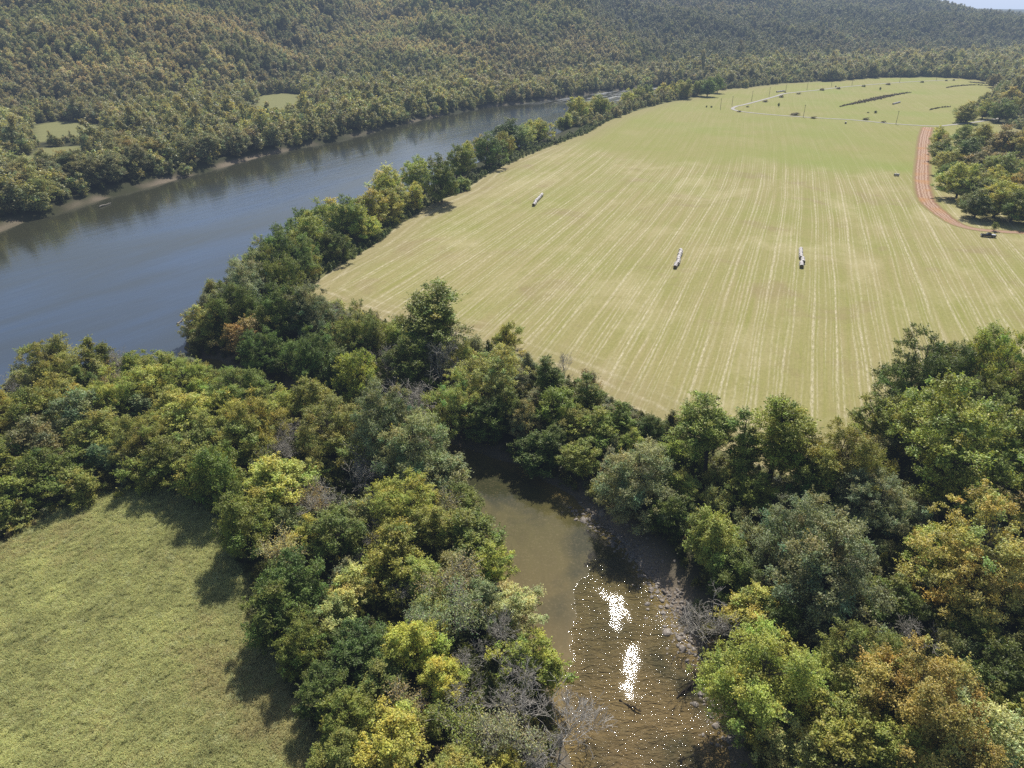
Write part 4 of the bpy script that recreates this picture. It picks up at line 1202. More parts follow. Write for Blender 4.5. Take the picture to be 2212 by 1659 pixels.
protos = {}
use_n = {}
for t in TREES:
    pk_ = {'round': 'biground', 'loose': 'bigloose', 'willow': 'bigwillow'}.get(t['kind']) if t['w'] > 11.5 and t['y'] < 260 else None
    pk_ = pk_ or t['kind']
    lst = KINDS[pk_]
    use_n[pk_] = use_n.get(pk_, -1) + 1
    vi = use_n[pk_] % len(lst)
    tm, cm, H0, W0, cname = lst[vi]
    key = (pk_, vi)
    sxy = t['w'] / W0; sz = t['h'] / H0
    if key not in protos:
        root = empty(KNAME[t['kind']])
        tr = add_obj('trunk', tm, root); cr = add_obj(cname, cm, root)
        protos[key] = (root, tr, cr)
    else:
        r0, t0, c0 = protos[key]
        root = r0.copy(); COL.objects.link(root)
        tr = t0.copy(); COL.objects.link(tr); tr.parent = root
        cr = c0.copy(); COL.objects.link(cr); cr.parent = root
    root.location = (t['x'], t['y'], t['z'] - 0.1)
    root.rotation_euler = (rs.normal(0, 0.03), rs.normal(0, 0.03), rs.uniform(0, 6.28))
    root.scale = (sxy, sxy * rs.uniform(0.92, 1.08), sz)
    c = np.array(t.get('rgb') or PAL[t['col']]) * rs.normal(1.0, 0.10) * np.array([rs.normal(1, .06), 1, rs.normal(1, .08)])
    cr.color = (*np.clip(c * LEAF * (1.15 if t['zone'] in (ROW, CP) else 1.0), 0.01, 0.70), 1)
    tag(root, t['label'], 'bush' if t['kind'] == 'shrub' else 'tree', ZONEG[t['zone']])


# ------------------------------------------------------------------ uncountable growth: one object each, points that carry low plants
def hidden_proto(name, me):
    return bpy.data.objects.new(name, me)


def scatter(name, pts_, rot, scl, col, proto_objs, idx, label=None):
    me = bpy.data.meshes.new(name)
    me.vertices.add(len(pts_)); me.vertices.foreach_set('co', np.asarray(pts_, np.float32).ravel())
    for an, ty, key_, val in (('rot', 'FLOAT_VECTOR', 'vector', rot), ('scl', 'FLOAT_VECTOR', 'vector', scl), ('col', 'FLOAT_COLOR', 'color', col), ('idx', 'INT', 'value', idx)):
        a = me.attributes.new(an, ty, 'POINT')
        a.data.foreach_set(key_, np.asarray(val, np.int32 if ty == 'INT' else np.float32).ravel())
    ng = bpy.data.node_groups.new(name, 'GeometryNodeTree')
    ng.interface.new_socket('Geometry', in_out='INPUT', socket_type='NodeSocketGeometry')
    ng.interface.new_socket('Geometry', in_out='OUTPUT', socket_type='NodeSocketGeometry')
    gi = ng.nodes.new('NodeGroupInput'); go = ng.nodes.new('NodeGroupOutput')
    iop = ng.nodes.new('GeometryNodeInstanceOnPoints'); jn = ng.nodes.new('GeometryNodeJoinGeometry')
    for po in proto_objs[::-1]:
        oi = ng.nodes.new('GeometryNodeObjectInfo'); oi.inputs['Object'].default_value = po
        oi.inputs['As Instance'].default_value = True
        ng.links.new(oi.outputs['Geometry'], jn.inputs[0])

    def attr(nm, ty):
        n = ng.nodes.new('GeometryNodeInputNamedAttribute'); n.data_type = ty; n.inputs['Name'].default_value = nm
        return n.outputs[0]
    ng.links.new(gi.outputs[0], iop.inputs['Points']); ng.links.new(jn.outputs[0], iop.inputs['Instance'])
    iop.inputs['Pick Instance'].default_value = True
    ng.links.new(attr('idx', 'INT'), iop.inputs['Instance Index'])
    e2r = ng.nodes.new('FunctionNodeEulerToRotation')
    ng.links.new(attr('rot', 'FLOAT_VECTOR'), e2r.inputs[0]); ng.links.new(e2r.outputs[0], iop.inputs['Rotation'])
    ng.links.new(attr('scl', 'FLOAT_VECTOR'), iop.inputs['Scale'])
    ng.links.new(iop.outputs[0], go.inputs[0])
    o = add_obj(name, me)
    md = o.modifiers.new('growth', 'NODES'); md.node_group = ng
    tag(o, label, None, None, 'stuff')
    return o


# far woods
def low_tree(seed, kind, H, W, nl, nlv, size):
    tb, V, Q, T = make_tree(seed, kind=kind, H=H, W=W, nlobe=nl, nleaf=nlv, size=size, base=0.08, lobe=0.125, gap=0.08, nsub=3, shoots=0.35)
    return hidden_proto('wood_growth', np_mesh('wood_growth', V, Q, M_LEAF_I, T))


FARP = [low_tree(41, 'round', 10, 9.5, 40, 2700, 0.62), low_tree(42, 'round', 10, 9.0, 36, 2500, 0.62), low_tree(43, 'willow', 10, 10, 40, 2700, 0.62),
        low_tree(44, 'round', 10, 8.5, 30, 2000, 0.68), low_tree(45, 'tall', 13, 8.0, 36, 2500, 0.62)]
n = len(REST)
idx = rs.randint(0, 5, n)
s = REST_h / 10.0
scl = np.column_stack([s * rs.uniform(0.9, 1.25, n), s * rs.uniform(0.9, 1.25, n), s * rs.uniform(0.85, 1.1, n)])
nearr = REST[:, 1] < 250
scl *= np.where(nearr, 1.0, np.clip(np.exp(rs.normal(0, .22, n)), .6, 1.7))[:, None]
far_boost = 0.90 + 0.20 * smooth(900, 2200, REST[:, 1]); scl *= np.where(nearr, 1.0, far_boost)[:, None]
rot = np.column_stack([rs.normal(0, .04, n), rs.normal(0, .04, n), rs.uniform(0, 6.28, n)])
P3 = np.column_stack([REST[:, 0], REST[:, 1], REST[:, 2] - 0.9])
scatter('woodland', P3[~nearr], rot[~nearr], scl[~nearr], np.column_stack([REST_c * LEAF, np.ones(n)])[~nearr], FARP, idx[~nearr],
        'autumn-tinted woodland covering the hills beyond the river')

# undergrowth below the near trees and along the banks
ux, uy = lattice(-190, 230, 38, 300, 2.1)
ok, z, nf, nm, dw, dh = wooded(ux, uy, 0.4)
inm = (np.abs(ux) < uy * 0.8 + 40)
P2 = np.column_stack([ux, uy])
zz_, nf_, nm_, dw_2, _d = height(ux, uy)
ok = (nf_ > 0.3) & (nm_ > 0.3) & (dw_2 > 1.5) & inm
barmask = ldist(P2, np.array([ground(1270, 1110, WATER), GB, GB2])) < 4.5
ok &= ~barmask
ok &= ~((ux > 150) & (uy > 150))
ux, uy, uz, unf, unm = ux[ok], uy[ok], zz_[ok], nf_[ok], nm_[ok]
n = len(ux)


def under_proto(seed, nlv, size, H, W, kind='shrub'):
    tb, V, Q, T = make_tree(seed, kind=kind, H=H, W=W, nlobe=16, nleaf=nlv, size=size, base=0.02, lobe=0.2, gap=0.0)
    return hidden_proto('undergrowth_plant', np_mesh('undergrowth_plant', V, Q, M_LEAF_I, T))


UP = [under_proto(51, 620, 0.34, 2.2, 3.0), under_proto(52, 420, 0.30, 1.6, 2.6), under_proto(53, 700, 0.32, 3.2, 2.6, 'cone'), under_proto(54, 520, 0.34, 2.6, 3.0)]
a = fbm(ux / 12, uy / 12, 3) + rs.normal(0, .2, n)
cu = np.array([PAL['dg'], PAL['g'], PAL['o'], PAL['yg'], PAL['br'], PAL['gg']])
pick = np.clip(np.digitize(a, [-0.3, -0.05, 0.18, 0.36, 0.5]), 0, 5)
cc = cu[pick] * rs.uniform(0.7, 1.25, n)[:, None]
edgef = (unf < 6)[:, None] & (uy > 200)[:, None]
cc = np.where(edgef, np.array([0.10, 0.135, 0.045]) * rs.uniform(.75, 1.2, n)[:, None], cc)
uidx = rs.randint(0, 4, n); uidx = np.where((unf < 6) & (uy > 200), rs.choice([1, 2], n), uidx)
us = rs.uniform(0.55, 1.35, n); us = np.where(unf < 3, us * 0.6, us); us = np.where(unm < 2.5, us * 0.6, us)
scatter('undergrowth', np.column_stack([ux, uy, uz - 0.15]), np.column_stack([np.zeros(n), np.zeros(n), rs.uniform(0, 6.28, n)]),
        np.column_stack([us, us, us * rs.uniform(.7, 1.3, n)]), np.column_stack([cc * 1.5, np.ones(n)]), UP, uidx, 'tangled undergrowth and saplings under the near trees')
# saplings filling the near woods
m = nearr
sc2 = scl[m]
NP = [low_tree(61, 'round', 10, 9.5, 90, 11000, 0.34), low_tree(62, 'willow', 10, 9.0, 90, 11000, 0.34), low_tree(63, 'round', 10, 8.0, 80, 9000, 0.34)]
scatter('thicket', P3[m], rot[m], sc2, np.column_stack([REST_c * LEAF, np.ones(len(REST_c))])[m], NP, idx[m] % 3, 'dense thicket of young trees between the near crowns')

# weeds along the far part of the field edge and the banks farther off
wxl, wyl = lattice(-420, 420, 250, 700, 3.0)
zz_, nf_, nm_, dw_2, _d = height(wxl, wyl)
farshore = (dw_2 > 1.5) & (dw_2 < 12) & (nf_ > 20)
ok = ((nf_ > -0.5) & (nf_ < 9) & (wxl < 0.40 * wyl - 0) & (dw_2 > 2)) | (farshore & (rs.rand(len(wxl)) < 0.5) & (dw_2 > 5))
ok &= np.abs(wxl) < wyl * .78 + 20
wxl, wyl, wz, wnf = wxl[ok], wyl[ok], zz_[ok], nf_[ok]
n = len(wxl)
wc = np.where((wnf < 10)[:, None], np.array([0.105, 0.14, 0.045]), np.array([0.08, 0.095, 0.035])) * rs.uniform(.7, 1.25, n)[:, None]
ws = rs.uniform(0.6, 1.2, n)
scatter('bank_weeds', np.column_stack([wxl, wyl, wz - .1]), np.column_stack([np.zeros(n), np.zeros(n), rs.uniform(0, 6.28, n)]), np.column_stack([ws, ws, ws]),
        np.column_stack([wc * 1.5, np.ones(n)]), UP, rs.randint(0, 4, n), 'pale green weeds along the field edge and the river banks')

# weedy strips in the far field
strips = [(poly([(1813, 231), (1850, 223), (1890, 214), (1930, 206), (1966, 200)]), [1, 4, 7, 4, 1.5], (0.16, 0.13, 0.07)), (poly([(2008, 238), (2030, 233), (2053, 231)]), [0.8, 2, 1.5], (0.17, 0.16, 0.07)),
          (poly([(2044, 190), (2070, 186), (2110, 184), (2149, 187)]), [1, 2.5, 3, 2], (0.15, 0.13, 0.07)), (poly([(2095, 178), (2120, 180), (2145, 182)]), [3, 6, 6], (0.14, 0.13, 0.09))]
sp_pts = []; sp_c = []
for ln_, wd, cc_ in strips:
    cm_ = catmull(ln_, 12); Lw = np.interp(np.linspace(0, 1, len(cm_)), np.linspace(0, 1, len(wd)), wd)
    for k in range(len(cm_) - 1):
        seg = np.linalg.norm(cm_[k + 1] - cm_[k]); m_ = max(1, int(seg * max(1, Lw[k] * 0.6) / 0.55))
        for q in range(m_):
            t_ = rs.rand(); p_ = cm_[k] * (1 - t_) + cm_[k + 1] * t_ + rs.normal(0, Lw[k] * 0.4, 2)
            sp_pts.append([p_[0], p_[1], 0.0]); sp_c.append(np.array(cc_) * rs.uniform(.7, 1.2))
n = len(sp_pts)
ws = rs.uniform(0.3, 0.6, n)
scatter('tall_weeds', sp_pts, np.column_stack([np.zeros(n), np.zeros(n), rs.uniform(0, 6.28, n)]), np.column_stack([ws, ws, ws * 0.8]),
        np.column_stack([sp_c, np.ones(n)]), UP, rs.randint(0, 4, n), 'brown strips of uncut weeds in the far field')

# meadow grass
def tuft(seed, nb, h, spread):
    rng = np.random.RandomState(seed)
    V = []; Q = []
    for i in range(nb):
        b = np.array([rng.normal(0, spread), rng.normal(0, spread), -0.02]); az = rng.uniform(0, 6.28); ln_ = h * rng.uniform(0.6, 1.3)
        d = np.array([math.cos(az), math.sin(az), 0]); sd = np.array([-d[1], d[0], 0]) * 0.028
        lean = rng.uniform(0.2, 0.8)
        m1 = b + d * lean * ln_ * 0.35 + np.array([0, 0, ln_ * 0.6]); e = b + d * lean * ln_ + np.array([0, 0, ln_ * (1 - 0.35 * lean)])
        k = len(V); V += [b - sd, b + sd, m1 + sd * .8, m1 - sd * .8, e + sd * .15, e - sd * .15]; Q += [[k, k + 1, k + 2, k + 3], [k + 3, k + 2, k + 4, k + 5]]
    t = np.repeat(tints(rng, nb, None, 0.14, 0.06), 2, 0)
    return hidden_proto('grass_tuft', np_mesh('grass_tuft', V, Q, M_BLADE, t))


M_BLADE = blade_material()
GT = [tuft(71, 46, 0.62, 0.26), tuft(72, 38, 0.48, 0.30), tuft(73, 30, 0.85, 0.2)]
gx, gy = lattice(-112, 0, 42, 135, 0.55, 0.95)
dm = sdist(np.column_stack([gx, gy]), MEADOW)
m = (dm < 0.8) & (np.abs(gx) < gy * 0.8 + 22)
gx, gy, dm = gx[m], gy[m], dm[m]
n = len(gx)
a = 0.8 * fbm(gx / 5.0, gy / 5.0, 4) + 0.7 * fbm(gx / 1.6, gy / 1.6, 3) + rs.normal(0, .07, n); b2 = fbm(gx / 16.0 + 9, gy / 16.0, 3)
gc = np.array([0.66, 0.68, 0.305])[None] * (1 + 0.38 * a[:, None]).clip(.5, 1.7)
brn = smooth(0.12, 0.5, b2 + 0.5 * a + rs.normal(0, .12, n))[:, None]
gc = gc * (1 - brn * .5) + np.array([0.55, 0.44, 0.25]) * brn * .5
hi = (rs.rand(n) < 0.05)[:, None]; gc = np.where(hi, np.array([0.75, 0.77, 0.42]), gc)
gs = rs.uniform(.7, 1.25, n)
scatter('grass', np.column_stack([gx, gy, np.full(n, 0.02)]), np.column_stack([rs.normal(0, .1, n), rs.normal(0, .1, n), rs.uniform(0, 6.28, n)]), np.column_stack([gs, gs, gs * rs.uniform(.5, .85, n)]),
        np.column_stack([gc, np.ones(n)]), GT, rs.choice([0, 0, 1, 1, 2], n), 'tall seeding grass of the small meadow')

# gravel bar stones
def stone(seed):
    rng = np.random.RandomState(seed)
    bm = bmesh.new(); bmesh.ops.create_icosphere(bm, subdivisions=2, radius=0.5)
    for v in bm.verts: v.co = Vector((v.co.x * 1.2, v.co.y, v.co.z * 0.55)) * (1 + 0.35 * float(fbm(np.array([v.co.x * 2 + seed]), np.array([v.co.y * 2 + v.co.z]), 2)[0]))
    me = bpy.data.meshes.new('stone'); bm.to_mesh(me); bm.free(); me.materials.append(M_STONE)
    return hidden_proto('stone', me)


m_, nt_, out_ = new_mat('river_stone')
at_ = N(nt_, 'ShaderNodeAttribute', attribute_type='INSTANCER', attribute_name='col')
nn_ = noise(nt_, nt_.nodes.new('ShaderNodeTexCoord').outputs['Object'], 5, 4)
principled(nt_, out_, mixc(nt_, nn_, at_.outputs['Color'], (0.30, 0.26, 0.22)), 0.55, 0.4)
M_STONE = m_
SP = [stone(1), stone(2), stone(3)]
BARL = np.array([ground(1250, 1100, WATER), ground(1320, 1150, WATER), ground(1385, 1215, WATER), ground(1440, 1300, WATER), ground(1480, 1380, WATER), ground(1540, 1480, WATER), ground(1570, 1600, WATER)])
bc = catmull(BARL, 10); n = 1300
ii = rs.randint(0, len(bc) - 1, n); tt = rs.rand(n)[:, None]
bp = bc[ii] * (1 - tt) + bc[ii + 1] * tt + rs.normal(0, 1.5, (n, 2))
bz = np.maximum(hz(bp[:, 0], bp[:, 1]), WATER - 0.06)
ss = np.exp(rs.normal(-1.1, 0.5, n))
sc_c = np.array([0.20, 0.17, 0.14])[None] * rs.uniform(.5, 1.6, n)[:, None]
scatter('gravel_bar', np.column_stack([bp, bz]), rs.uniform(0, 6.28, (n, 3)) * np.array([.1, .1, 1]), np.column_stack([ss, ss, ss]), np.column_stack([sc_c, np.ones(n)]), SP, rs.randint(0, 3, n), 'wet stones and gravel along the right edge of the creek')

# ------------------------------------------------------------------ roadside brush and saplings in the far field
def brush(px, py, wpx, hpx, label, kind='shrub', col='o'):
    x, y = ground(px, py); zc = project(x, y, 0)[2]
    w = wpx * zc / F * 0.72; h = hpx * zc / F * 0.8
    lst = KINDS[kind]; tm, cm, H0, W0, cn = lst[len(label) % len(lst)]
    nm_ = 'bush' if kind == 'shrub' else 'sapling'
    root = empty(nm_); add_obj('stem' if kind == 'shrub' else 'trunk', tm, root); cr = add_obj('crown', cm, root)
    root.location = (x, y, 0); root.rotation_euler = (0, 0, rs.uniform(0, .5)); root.scale = (w / W0, min(w, h * 1.8) / W0, h / H0)
    c = np.array(PAL[col]) * rs.uniform(.8, 1.1)
    cr.color = (*(c * 3.0), 1)
    tag(root, label, nm_, 'bushes and saplings along the gravel road')


WEST, EAST = 'west arm of the gravel road', 'south arm of the gravel road'
for a in [(1597, 242, 15, 4, 'dark bush inside the hairpin corner of the gravel road'), (1718, 249, 31, 7, 'widest dark bush beside the near gravel road, left of a pole'),
          (1757, 256, 19, 6, 'dark bush beside the near gravel road, just right of a pole'), (1870, 259, 24, 6, 'wide dark bush on the gravel road above the two bales'),
          (1908, 265, 17, 5, 'dark bush on the gravel road, left of the leaning junction pole'), (1615, 231.5, 10, 4, 'small bush in the gravel hairpin, nearest the corner'),
          (1653.5, 220.5, 17, 5, 'rounded bush below the far gravel road, second from the corner'), (1688, 210.5, 14, 6, 'dark bush below the far gravel road, third from the corner'),
          (1725, 203.5, 19, 4, 'flat bush below the far gravel road, fourth from the corner'), (1776, 195.5, 14, 6, 'domed bush on the far gravel road, fifth from the corner'),
          (1811.5, 192.5, 13, 5, 'bush on the far gravel road, sixth from the corner'), (1866, 187.5, 12, 5, 'domed bush on the far gravel road, seventh from the corner'),
          (1919, 183.5, 15, 5, 'wide low bush on the far gravel road, eighth from the corner'), (1992, 178.5, 12, 4.5, 'low bush on the far gravel road, ninth from the corner'),
          (2044, 175, 8, 3.5, 'tiny bush on the far gravel road, tenth from the corner'), (2060, 174, 8, 3.5, 'tiny bush at the far end of the gravel road'),
          (1875, 244, 9, 3, 'low scrub patch inside the far field, left of two'), (1696, 200, 6, 3, 'small bush at the foot of a pole by the brown bale row')]:
    brush(*a, 'shrub', 'br' if a[2] > 12 else 'o')
for a in [(1682, 230.5, 6, 10, 'lone sapling inside the gravel hairpin'), (1526.6, 232, 5, 5, 'left of two tiny saplings left of the road corner'), (1537, 232.5, 6, 5, 'right of two tiny saplings left of the road corner'),
          (1891, 244.5, 8, 7, 'small round sapling inside the far field'), (1901, 194.5, 5, 8, 'lone thin sapling in the far field beyond the weed strip'), (1805, 189, 4, 5, 'small sapling beside the far gravel road')]:
    brush(*a, 'round', 'g')

# ------------------------------------------------------------------ hay bales
def bale_material():
    m, nt, out = new_mat('net_wrap')
    tc = nt.nodes.new('ShaderNodeTexCoord').outputs['Object']
    n = noise(nt, tc, 9, 4, 0.7); n2 = noise(nt, scaled(nt, tc, (14, 1.5, 1.5)), 1.0, 3)
    c = mixc(nt, n, (0.50, 0.46, 0.44), (0.72, 0.68, 0.67)); c = mixc(nt, ramp(nt, n2, [(0.55, 0.0), (0.72, 0.6)]), c, (0.42, 0.36, 0.27))
    principled(nt, out, c, 0.6, 0.3, n, 0.3, 0.05)
    return m


def hay_end_material():
    m, nt, out = new_mat('hay_end')
    tc = nt.nodes.new('ShaderNodeTexCoord').outputs['Object']
    sp = N(nt, 'ShaderNodeSeparateXYZ'); L(nt, tc, sp.inputs[0])
    r = mathn(nt, 'SQRT', mathn(nt, 'ADD', mathn(nt, 'MULTIPLY', sp.outputs[1], sp.outputs[1]), mathn(nt, 'MULTIPLY', sp.outputs[2], sp.outputs[2])))
    w = mathn(nt, 'SINE', mathn(nt, 'ADD', mathn(nt, 'MULTIPLY', r, 55.0), mathn(nt, 'MULTIPLY', noise(nt, tc, 6, 3), 9.0)))
    c = mixc(nt, mathn(nt, 'ADD', mathn(nt, 'MULTIPLY', w, 0.4), 0.5), (0.13, 0.10, 0.05), (0.27, 0.22, 0.12))
    principled(nt, out, c, 0.95, 0.05, w, 0.5, 0.03)
    return m


M_WRAP, M_HAYEND = bale_material(), hay_end_material()


def bale_mesh():
    bm = bmesh.new(); n = 28; r = 0.74; L2 = 0.60
    prof = [(-L2, r * 0.10), (-L2 - 0.02, r * 0.5), (-L2, r * 0.93), (-L2 + 0.05, r), (-L2 * 0.4, r * 1.015), (L2 * 0.4, r * 1.015), (L2 - 0.05, r), (L2, r * 0.93), (L2 + 0.02, r * 0.5), (L2, r * 0.10)]
    rings = []
    for x, rr_ in prof:
        ring = []
        for k in range(n):
            a = 2 * math.pi * k / n; f = 1 + 0.02 * math.sin(3 * a + x * 4) + 0.012 * math.sin(7 * a)
            zq = math.sin(a) * rr_ * f
            if zq < -0.66: zq = -0.66 - 0.2 * (zq + 0.66) * -1 * 0.2
            ring.append(bm.verts.new((x, math.cos(a) * rr_ * f, zq + 0.68)))
        rings.append(ring)
    for i in range(len(rings) - 1):
        for k in range(n):
            f = bm.faces.new((rings[i][k], rings[i][(k + 1) % n], rings[i + 1][(k + 1) % n], rings[i + 1][k])); f.smooth = True
            f.material_index = 1 if i in (0, 1, 7, 8) else 0
    f = bm.faces.new(rings[0][::-1]); f.material_index = 1; f = bm.faces.new(rings[-1]); f.material_index = 1
    bmesh.ops.recalc_face_normals(bm, faces=bm.faces)
    me = bpy.data.meshes.new('hay_bale'); bm.to_mesh(me); bm.free(); me.materials.append(M_WRAP); me.materials.append(M_HAYEND)
    return me


BALE = bale_mesh()
UNITS = ['', 'first', 'second', 'third', 'fourth', 'fifth', 'sixth', 'seventh', 'eighth', 'ninth', 'tenth', 'eleventh', 'twelfth', 'thirteenth', 'fourteenth', 'fifteenth', 'sixteenth', 'seventeenth', 'eighteenth', 'nineteenth']


def bale_word(i):
    if i == 0: return 'nearest'
    n = i + 1
    if n < 20: return UNITS[n]
    t = n // 10 - 2; u = n % 10
    return (['twentieth', 'thirtieth', 'fortieth', 'fiftieth'][t] if u == 0 else ['twenty-', 'thirty-', 'forty-', 'fifty-'][t] + UNITS[u])


bale0 = None


def bale_row(p0, p1, rowname, count=None, breaks=()):
    global bale0
    a = np.array(ground(*p0)); b = np.array(ground(*p1)); d = b - a; Ln = np.linalg.norm(d); d /= Ln
    k = count or max(1, int(round(Ln / 1.38)))
    off = np.zeros(2); nrm = np.array([-d[1], d[0]])
    for i in range(k):
        if i in breaks: off = off + nrm * rs.choice([-0.5, 0.5])
        p = a + d * (1.38 * (i + 0.5) + rs.normal(0, .04)) + off + nrm * rs.normal(0, 0.06)
        if bale0 is None: o = bale0 = add_obj('hay_bale', BALE)
        else: o = bale0.copy(); COL.objects.link(o)
        o.location = (p[0], p[1], 0.05); o.rotation_euler = (0, 0, math.atan2(d[1], d[0]) + rs.normal(0, .035) + (math.pi if rs.rand() < .5 else 0))
        s_ = rs.uniform(.96, 1.06); o.scale = (1.0, s_, s_)
        o_ = bale_word(i)
        if i == k - 1 and k > 1: o_ = 'farthest'
        tag(o, f'white net-wrapped round hay bale, {o_} in the {rowname}', 'hay bale', 'round hay bales in rows')


bale_row((1152, 446), (1174, 422), 'row near the river tree line', None, (4,))
bale_row((1458, 581), (1468, 544), 'middle row of the mown field', None, (3,))
bale_row((1731, 580), (1729, 542), 'right-hand row of the mown field', None, (4, 8))
bale_row((1930.5, 380.2), (1943.5, 380.6), 'short sideways row left of the dirt road', None)
bale_row((1826, 267.5), (1828, 263.5), 'pair just in front of the gravel road', 2)
bale_row((1928.5, 226.0), (1944, 221.8), 'white row in the far green field', None)
bale_row((1677.5, 199.8), (1694.5, 197.4), 'row beyond the far gravel road', None)

# ------------------------------------------------------------------ utility poles
M_POLE = bark_material('pole_wood', (0.09, 0.075, 0.06), (0.17, 0.15, 0.13)); M_INS = plain('insulator', (0.30, 0.33, 0.35), 0.3, 0.5)


def pole_parts():
    r = empty('utility_pole')
    t = Tubes(); t.add([(0, 0, -0.5), (0, 0, 5), (0, 0, 10)], [0.19, 0.16, 0.12], 10)
    t.add([(0, 0, 9.99), (0, 0, 10.02)], [0.12, 0.01], 10)
    add_obj('pole', t.mesh('pole', M_POLE), r)
    t = Tubes(); t.add([(-1.2, 0.17, 9.35), (1.2, 0.17, 9.35)], [0.075, 0.075], 4); t.add([(-0.7, 0.17, 9.3), (0, 0.15, 8.7)], [0.03, 0.03], 4); t.add([(0.7, 0.17, 9.3), (0, 0.15, 8.7)], [0.03, 0.03], 4)
    arm = add_obj('crossarm', t.mesh('crossarm', M_POLE), r)
    for x in (-1.1, 0.0, 1.1):
        t = Tubes(); t.add([(x, 0.17, 9.42), (x, 0.17, 9.5), (x, 0.17, 9.56), (x, 0.17, 9.66)], [0.05, 0.09, 0.06, 0.03], 8)
        add_obj('insulator', t.mesh('insulator', M_INS), arm)
    return r


def copy_tree(o, parent=None):
    c = o.copy(); COL.objects.link(c); c.parent = parent
    for ch in list(o.children): copy_tree(ch, c)
    return c


pole0 = pole_parts()
for k, (px, py, h, lab) in enumerate([(1556, 235.5, 9.6, 'wooden utility pole left of the gravel road corner, beside two saplings'), (1581, 228.6, 9.2, 'wooden utility pole just behind the gravel road corner'),
                                      (1623.5, 218, 10, 'wooden utility pole left of the far gravel road, third from the corner'), (1661, 209, 10, 'wooden utility pole left of the far gravel road, fourth from the corner'),
                                      (1697, 198.3, 10, 'wooden utility pole beside the brown bale row'), (1743, 193.8, 10, 'wooden utility pole beyond the far road, right of the bale row'), (1735, 253.4, 10.5, 'wooden utility pole on the near gravel road between two dark bushes'),
                                      (1935, 269, 10.8, 'tall wooden utility pole on the gravel road left of the junction'), (1795, 188, 9.5, 'thin distant utility pole on the far road, seventh from the corner'), (1840, 185, 9.5, 'thin distant utility pole on the far road, eighth from the corner'),
                                      (1943, 178.5, 9.5, 'thin distant utility pole near the far road end, ninth'), (2022, 174.5, 9.5, 'farthest utility pole near the end of the gravel road')]):
    o = pole0 if k == 0 else copy_tree(pole0)
    p = ground(px, py); o.location = (p[0], p[1], 0); o.scale = (1, 1, h / 10); o.rotation_euler = (R(rs.normal(0, .8)), R(rs.normal(0, .8)), R(60 if px < 1700 else 95))
    tag(o, lab, 'utility pole', 'utility poles along the gravel road')

# ------------------------------------------------------------------ pickup truck
def box(bm, x0, x1, y0, y1, z0, z1, mi=0, taper=None):
    vs = []
    for z, s in ((z0, 0), (z1, 1)):
        tx0, tx1, ty = (taper if (taper and s) else (0, 0, 0))
        for x, y in ((x0 + tx0, y0 + ty), (x1 - tx1, y0 + ty), (x1 - tx1, y1 - ty), (x0 + tx0, y1 - ty)): vs.append(bm.verts.new((x, y, z)))
    for f in ((3, 2, 1, 0), (4, 5, 6, 7), (0, 1, 5, 4), (1, 2, 6, 5), (2, 3, 7, 6), (3, 0, 4, 7)):
        q = bm.faces.new([vs[i] for i in f]); q.material_index = mi


def bm_obj(name, bm, mats, parent, bev=0.0):
    if bev: bmesh.ops.bevel(bm, geom=list(bm.edges), offset=bev, segments=2, profile=0.6, affect='EDGES')
    bmesh.ops.recalc_face_normals(bm, faces=bm.faces)
    me = bpy.data.meshes.new(name); bm.to_mesh(me); bm.free()
    for m in (mats if isinstance(mats, list) else [mats]): me.materials.append(m)
    return add_obj(name, me, parent)


def cyl(bm, c, r, w, n=20, axis='y'):
    for s in (-1, 1): pass
    a = [bm.verts.new((c[0] + r * math.cos(k * 6.28318 / n), c[1] - w / 2, c[2] + r * math.sin(k * 6.28318 / n))) for k in range(n)]
    b = [bm.verts.new((c[0] + r * math.cos(k * 6.28318 / n), c[1] + w / 2, c[2] + r * math.sin(k * 6.28318 / n))) for k in range(n)]
    for k in range(n): bm.faces.new((a[k], a[(k + 1) % n], b[(k + 1) % n], b[k]))
    bm.faces.new(a[::-1]); bm.faces.new(b)


M_PAINT = plain('dark_truck_paint', (0.018, 0.020, 0.028), 0.22, 0.6, 0.05); M_GLASS = plain('truck_glass', (0.02, 0.025, 0.03), 0.05, 0.8, 0.05)
M_TYRE = plain('tyre', (0.02, 0.02, 0.02), 0.9, 0.1); M_RIM = plain('rim', (0.45, 0.45, 0.46), 0.35, 0.5, 0.1, 6, 0.8); M_LAMP = plain('lamp', (0.75, 0.75, 0.7), 0.2, 0.5)
M_TAIL = plain('tail_lamp', (0.35, 0.02, 0.02), 0.25, 0.5); M_COVER = plain('pale_bed_load', (0.62, 0.64, 0.68), 0.5, 0.3); M_TRIM = plain('bumper', (0.30, 0.30, 0.31), 0.4, 0.5)


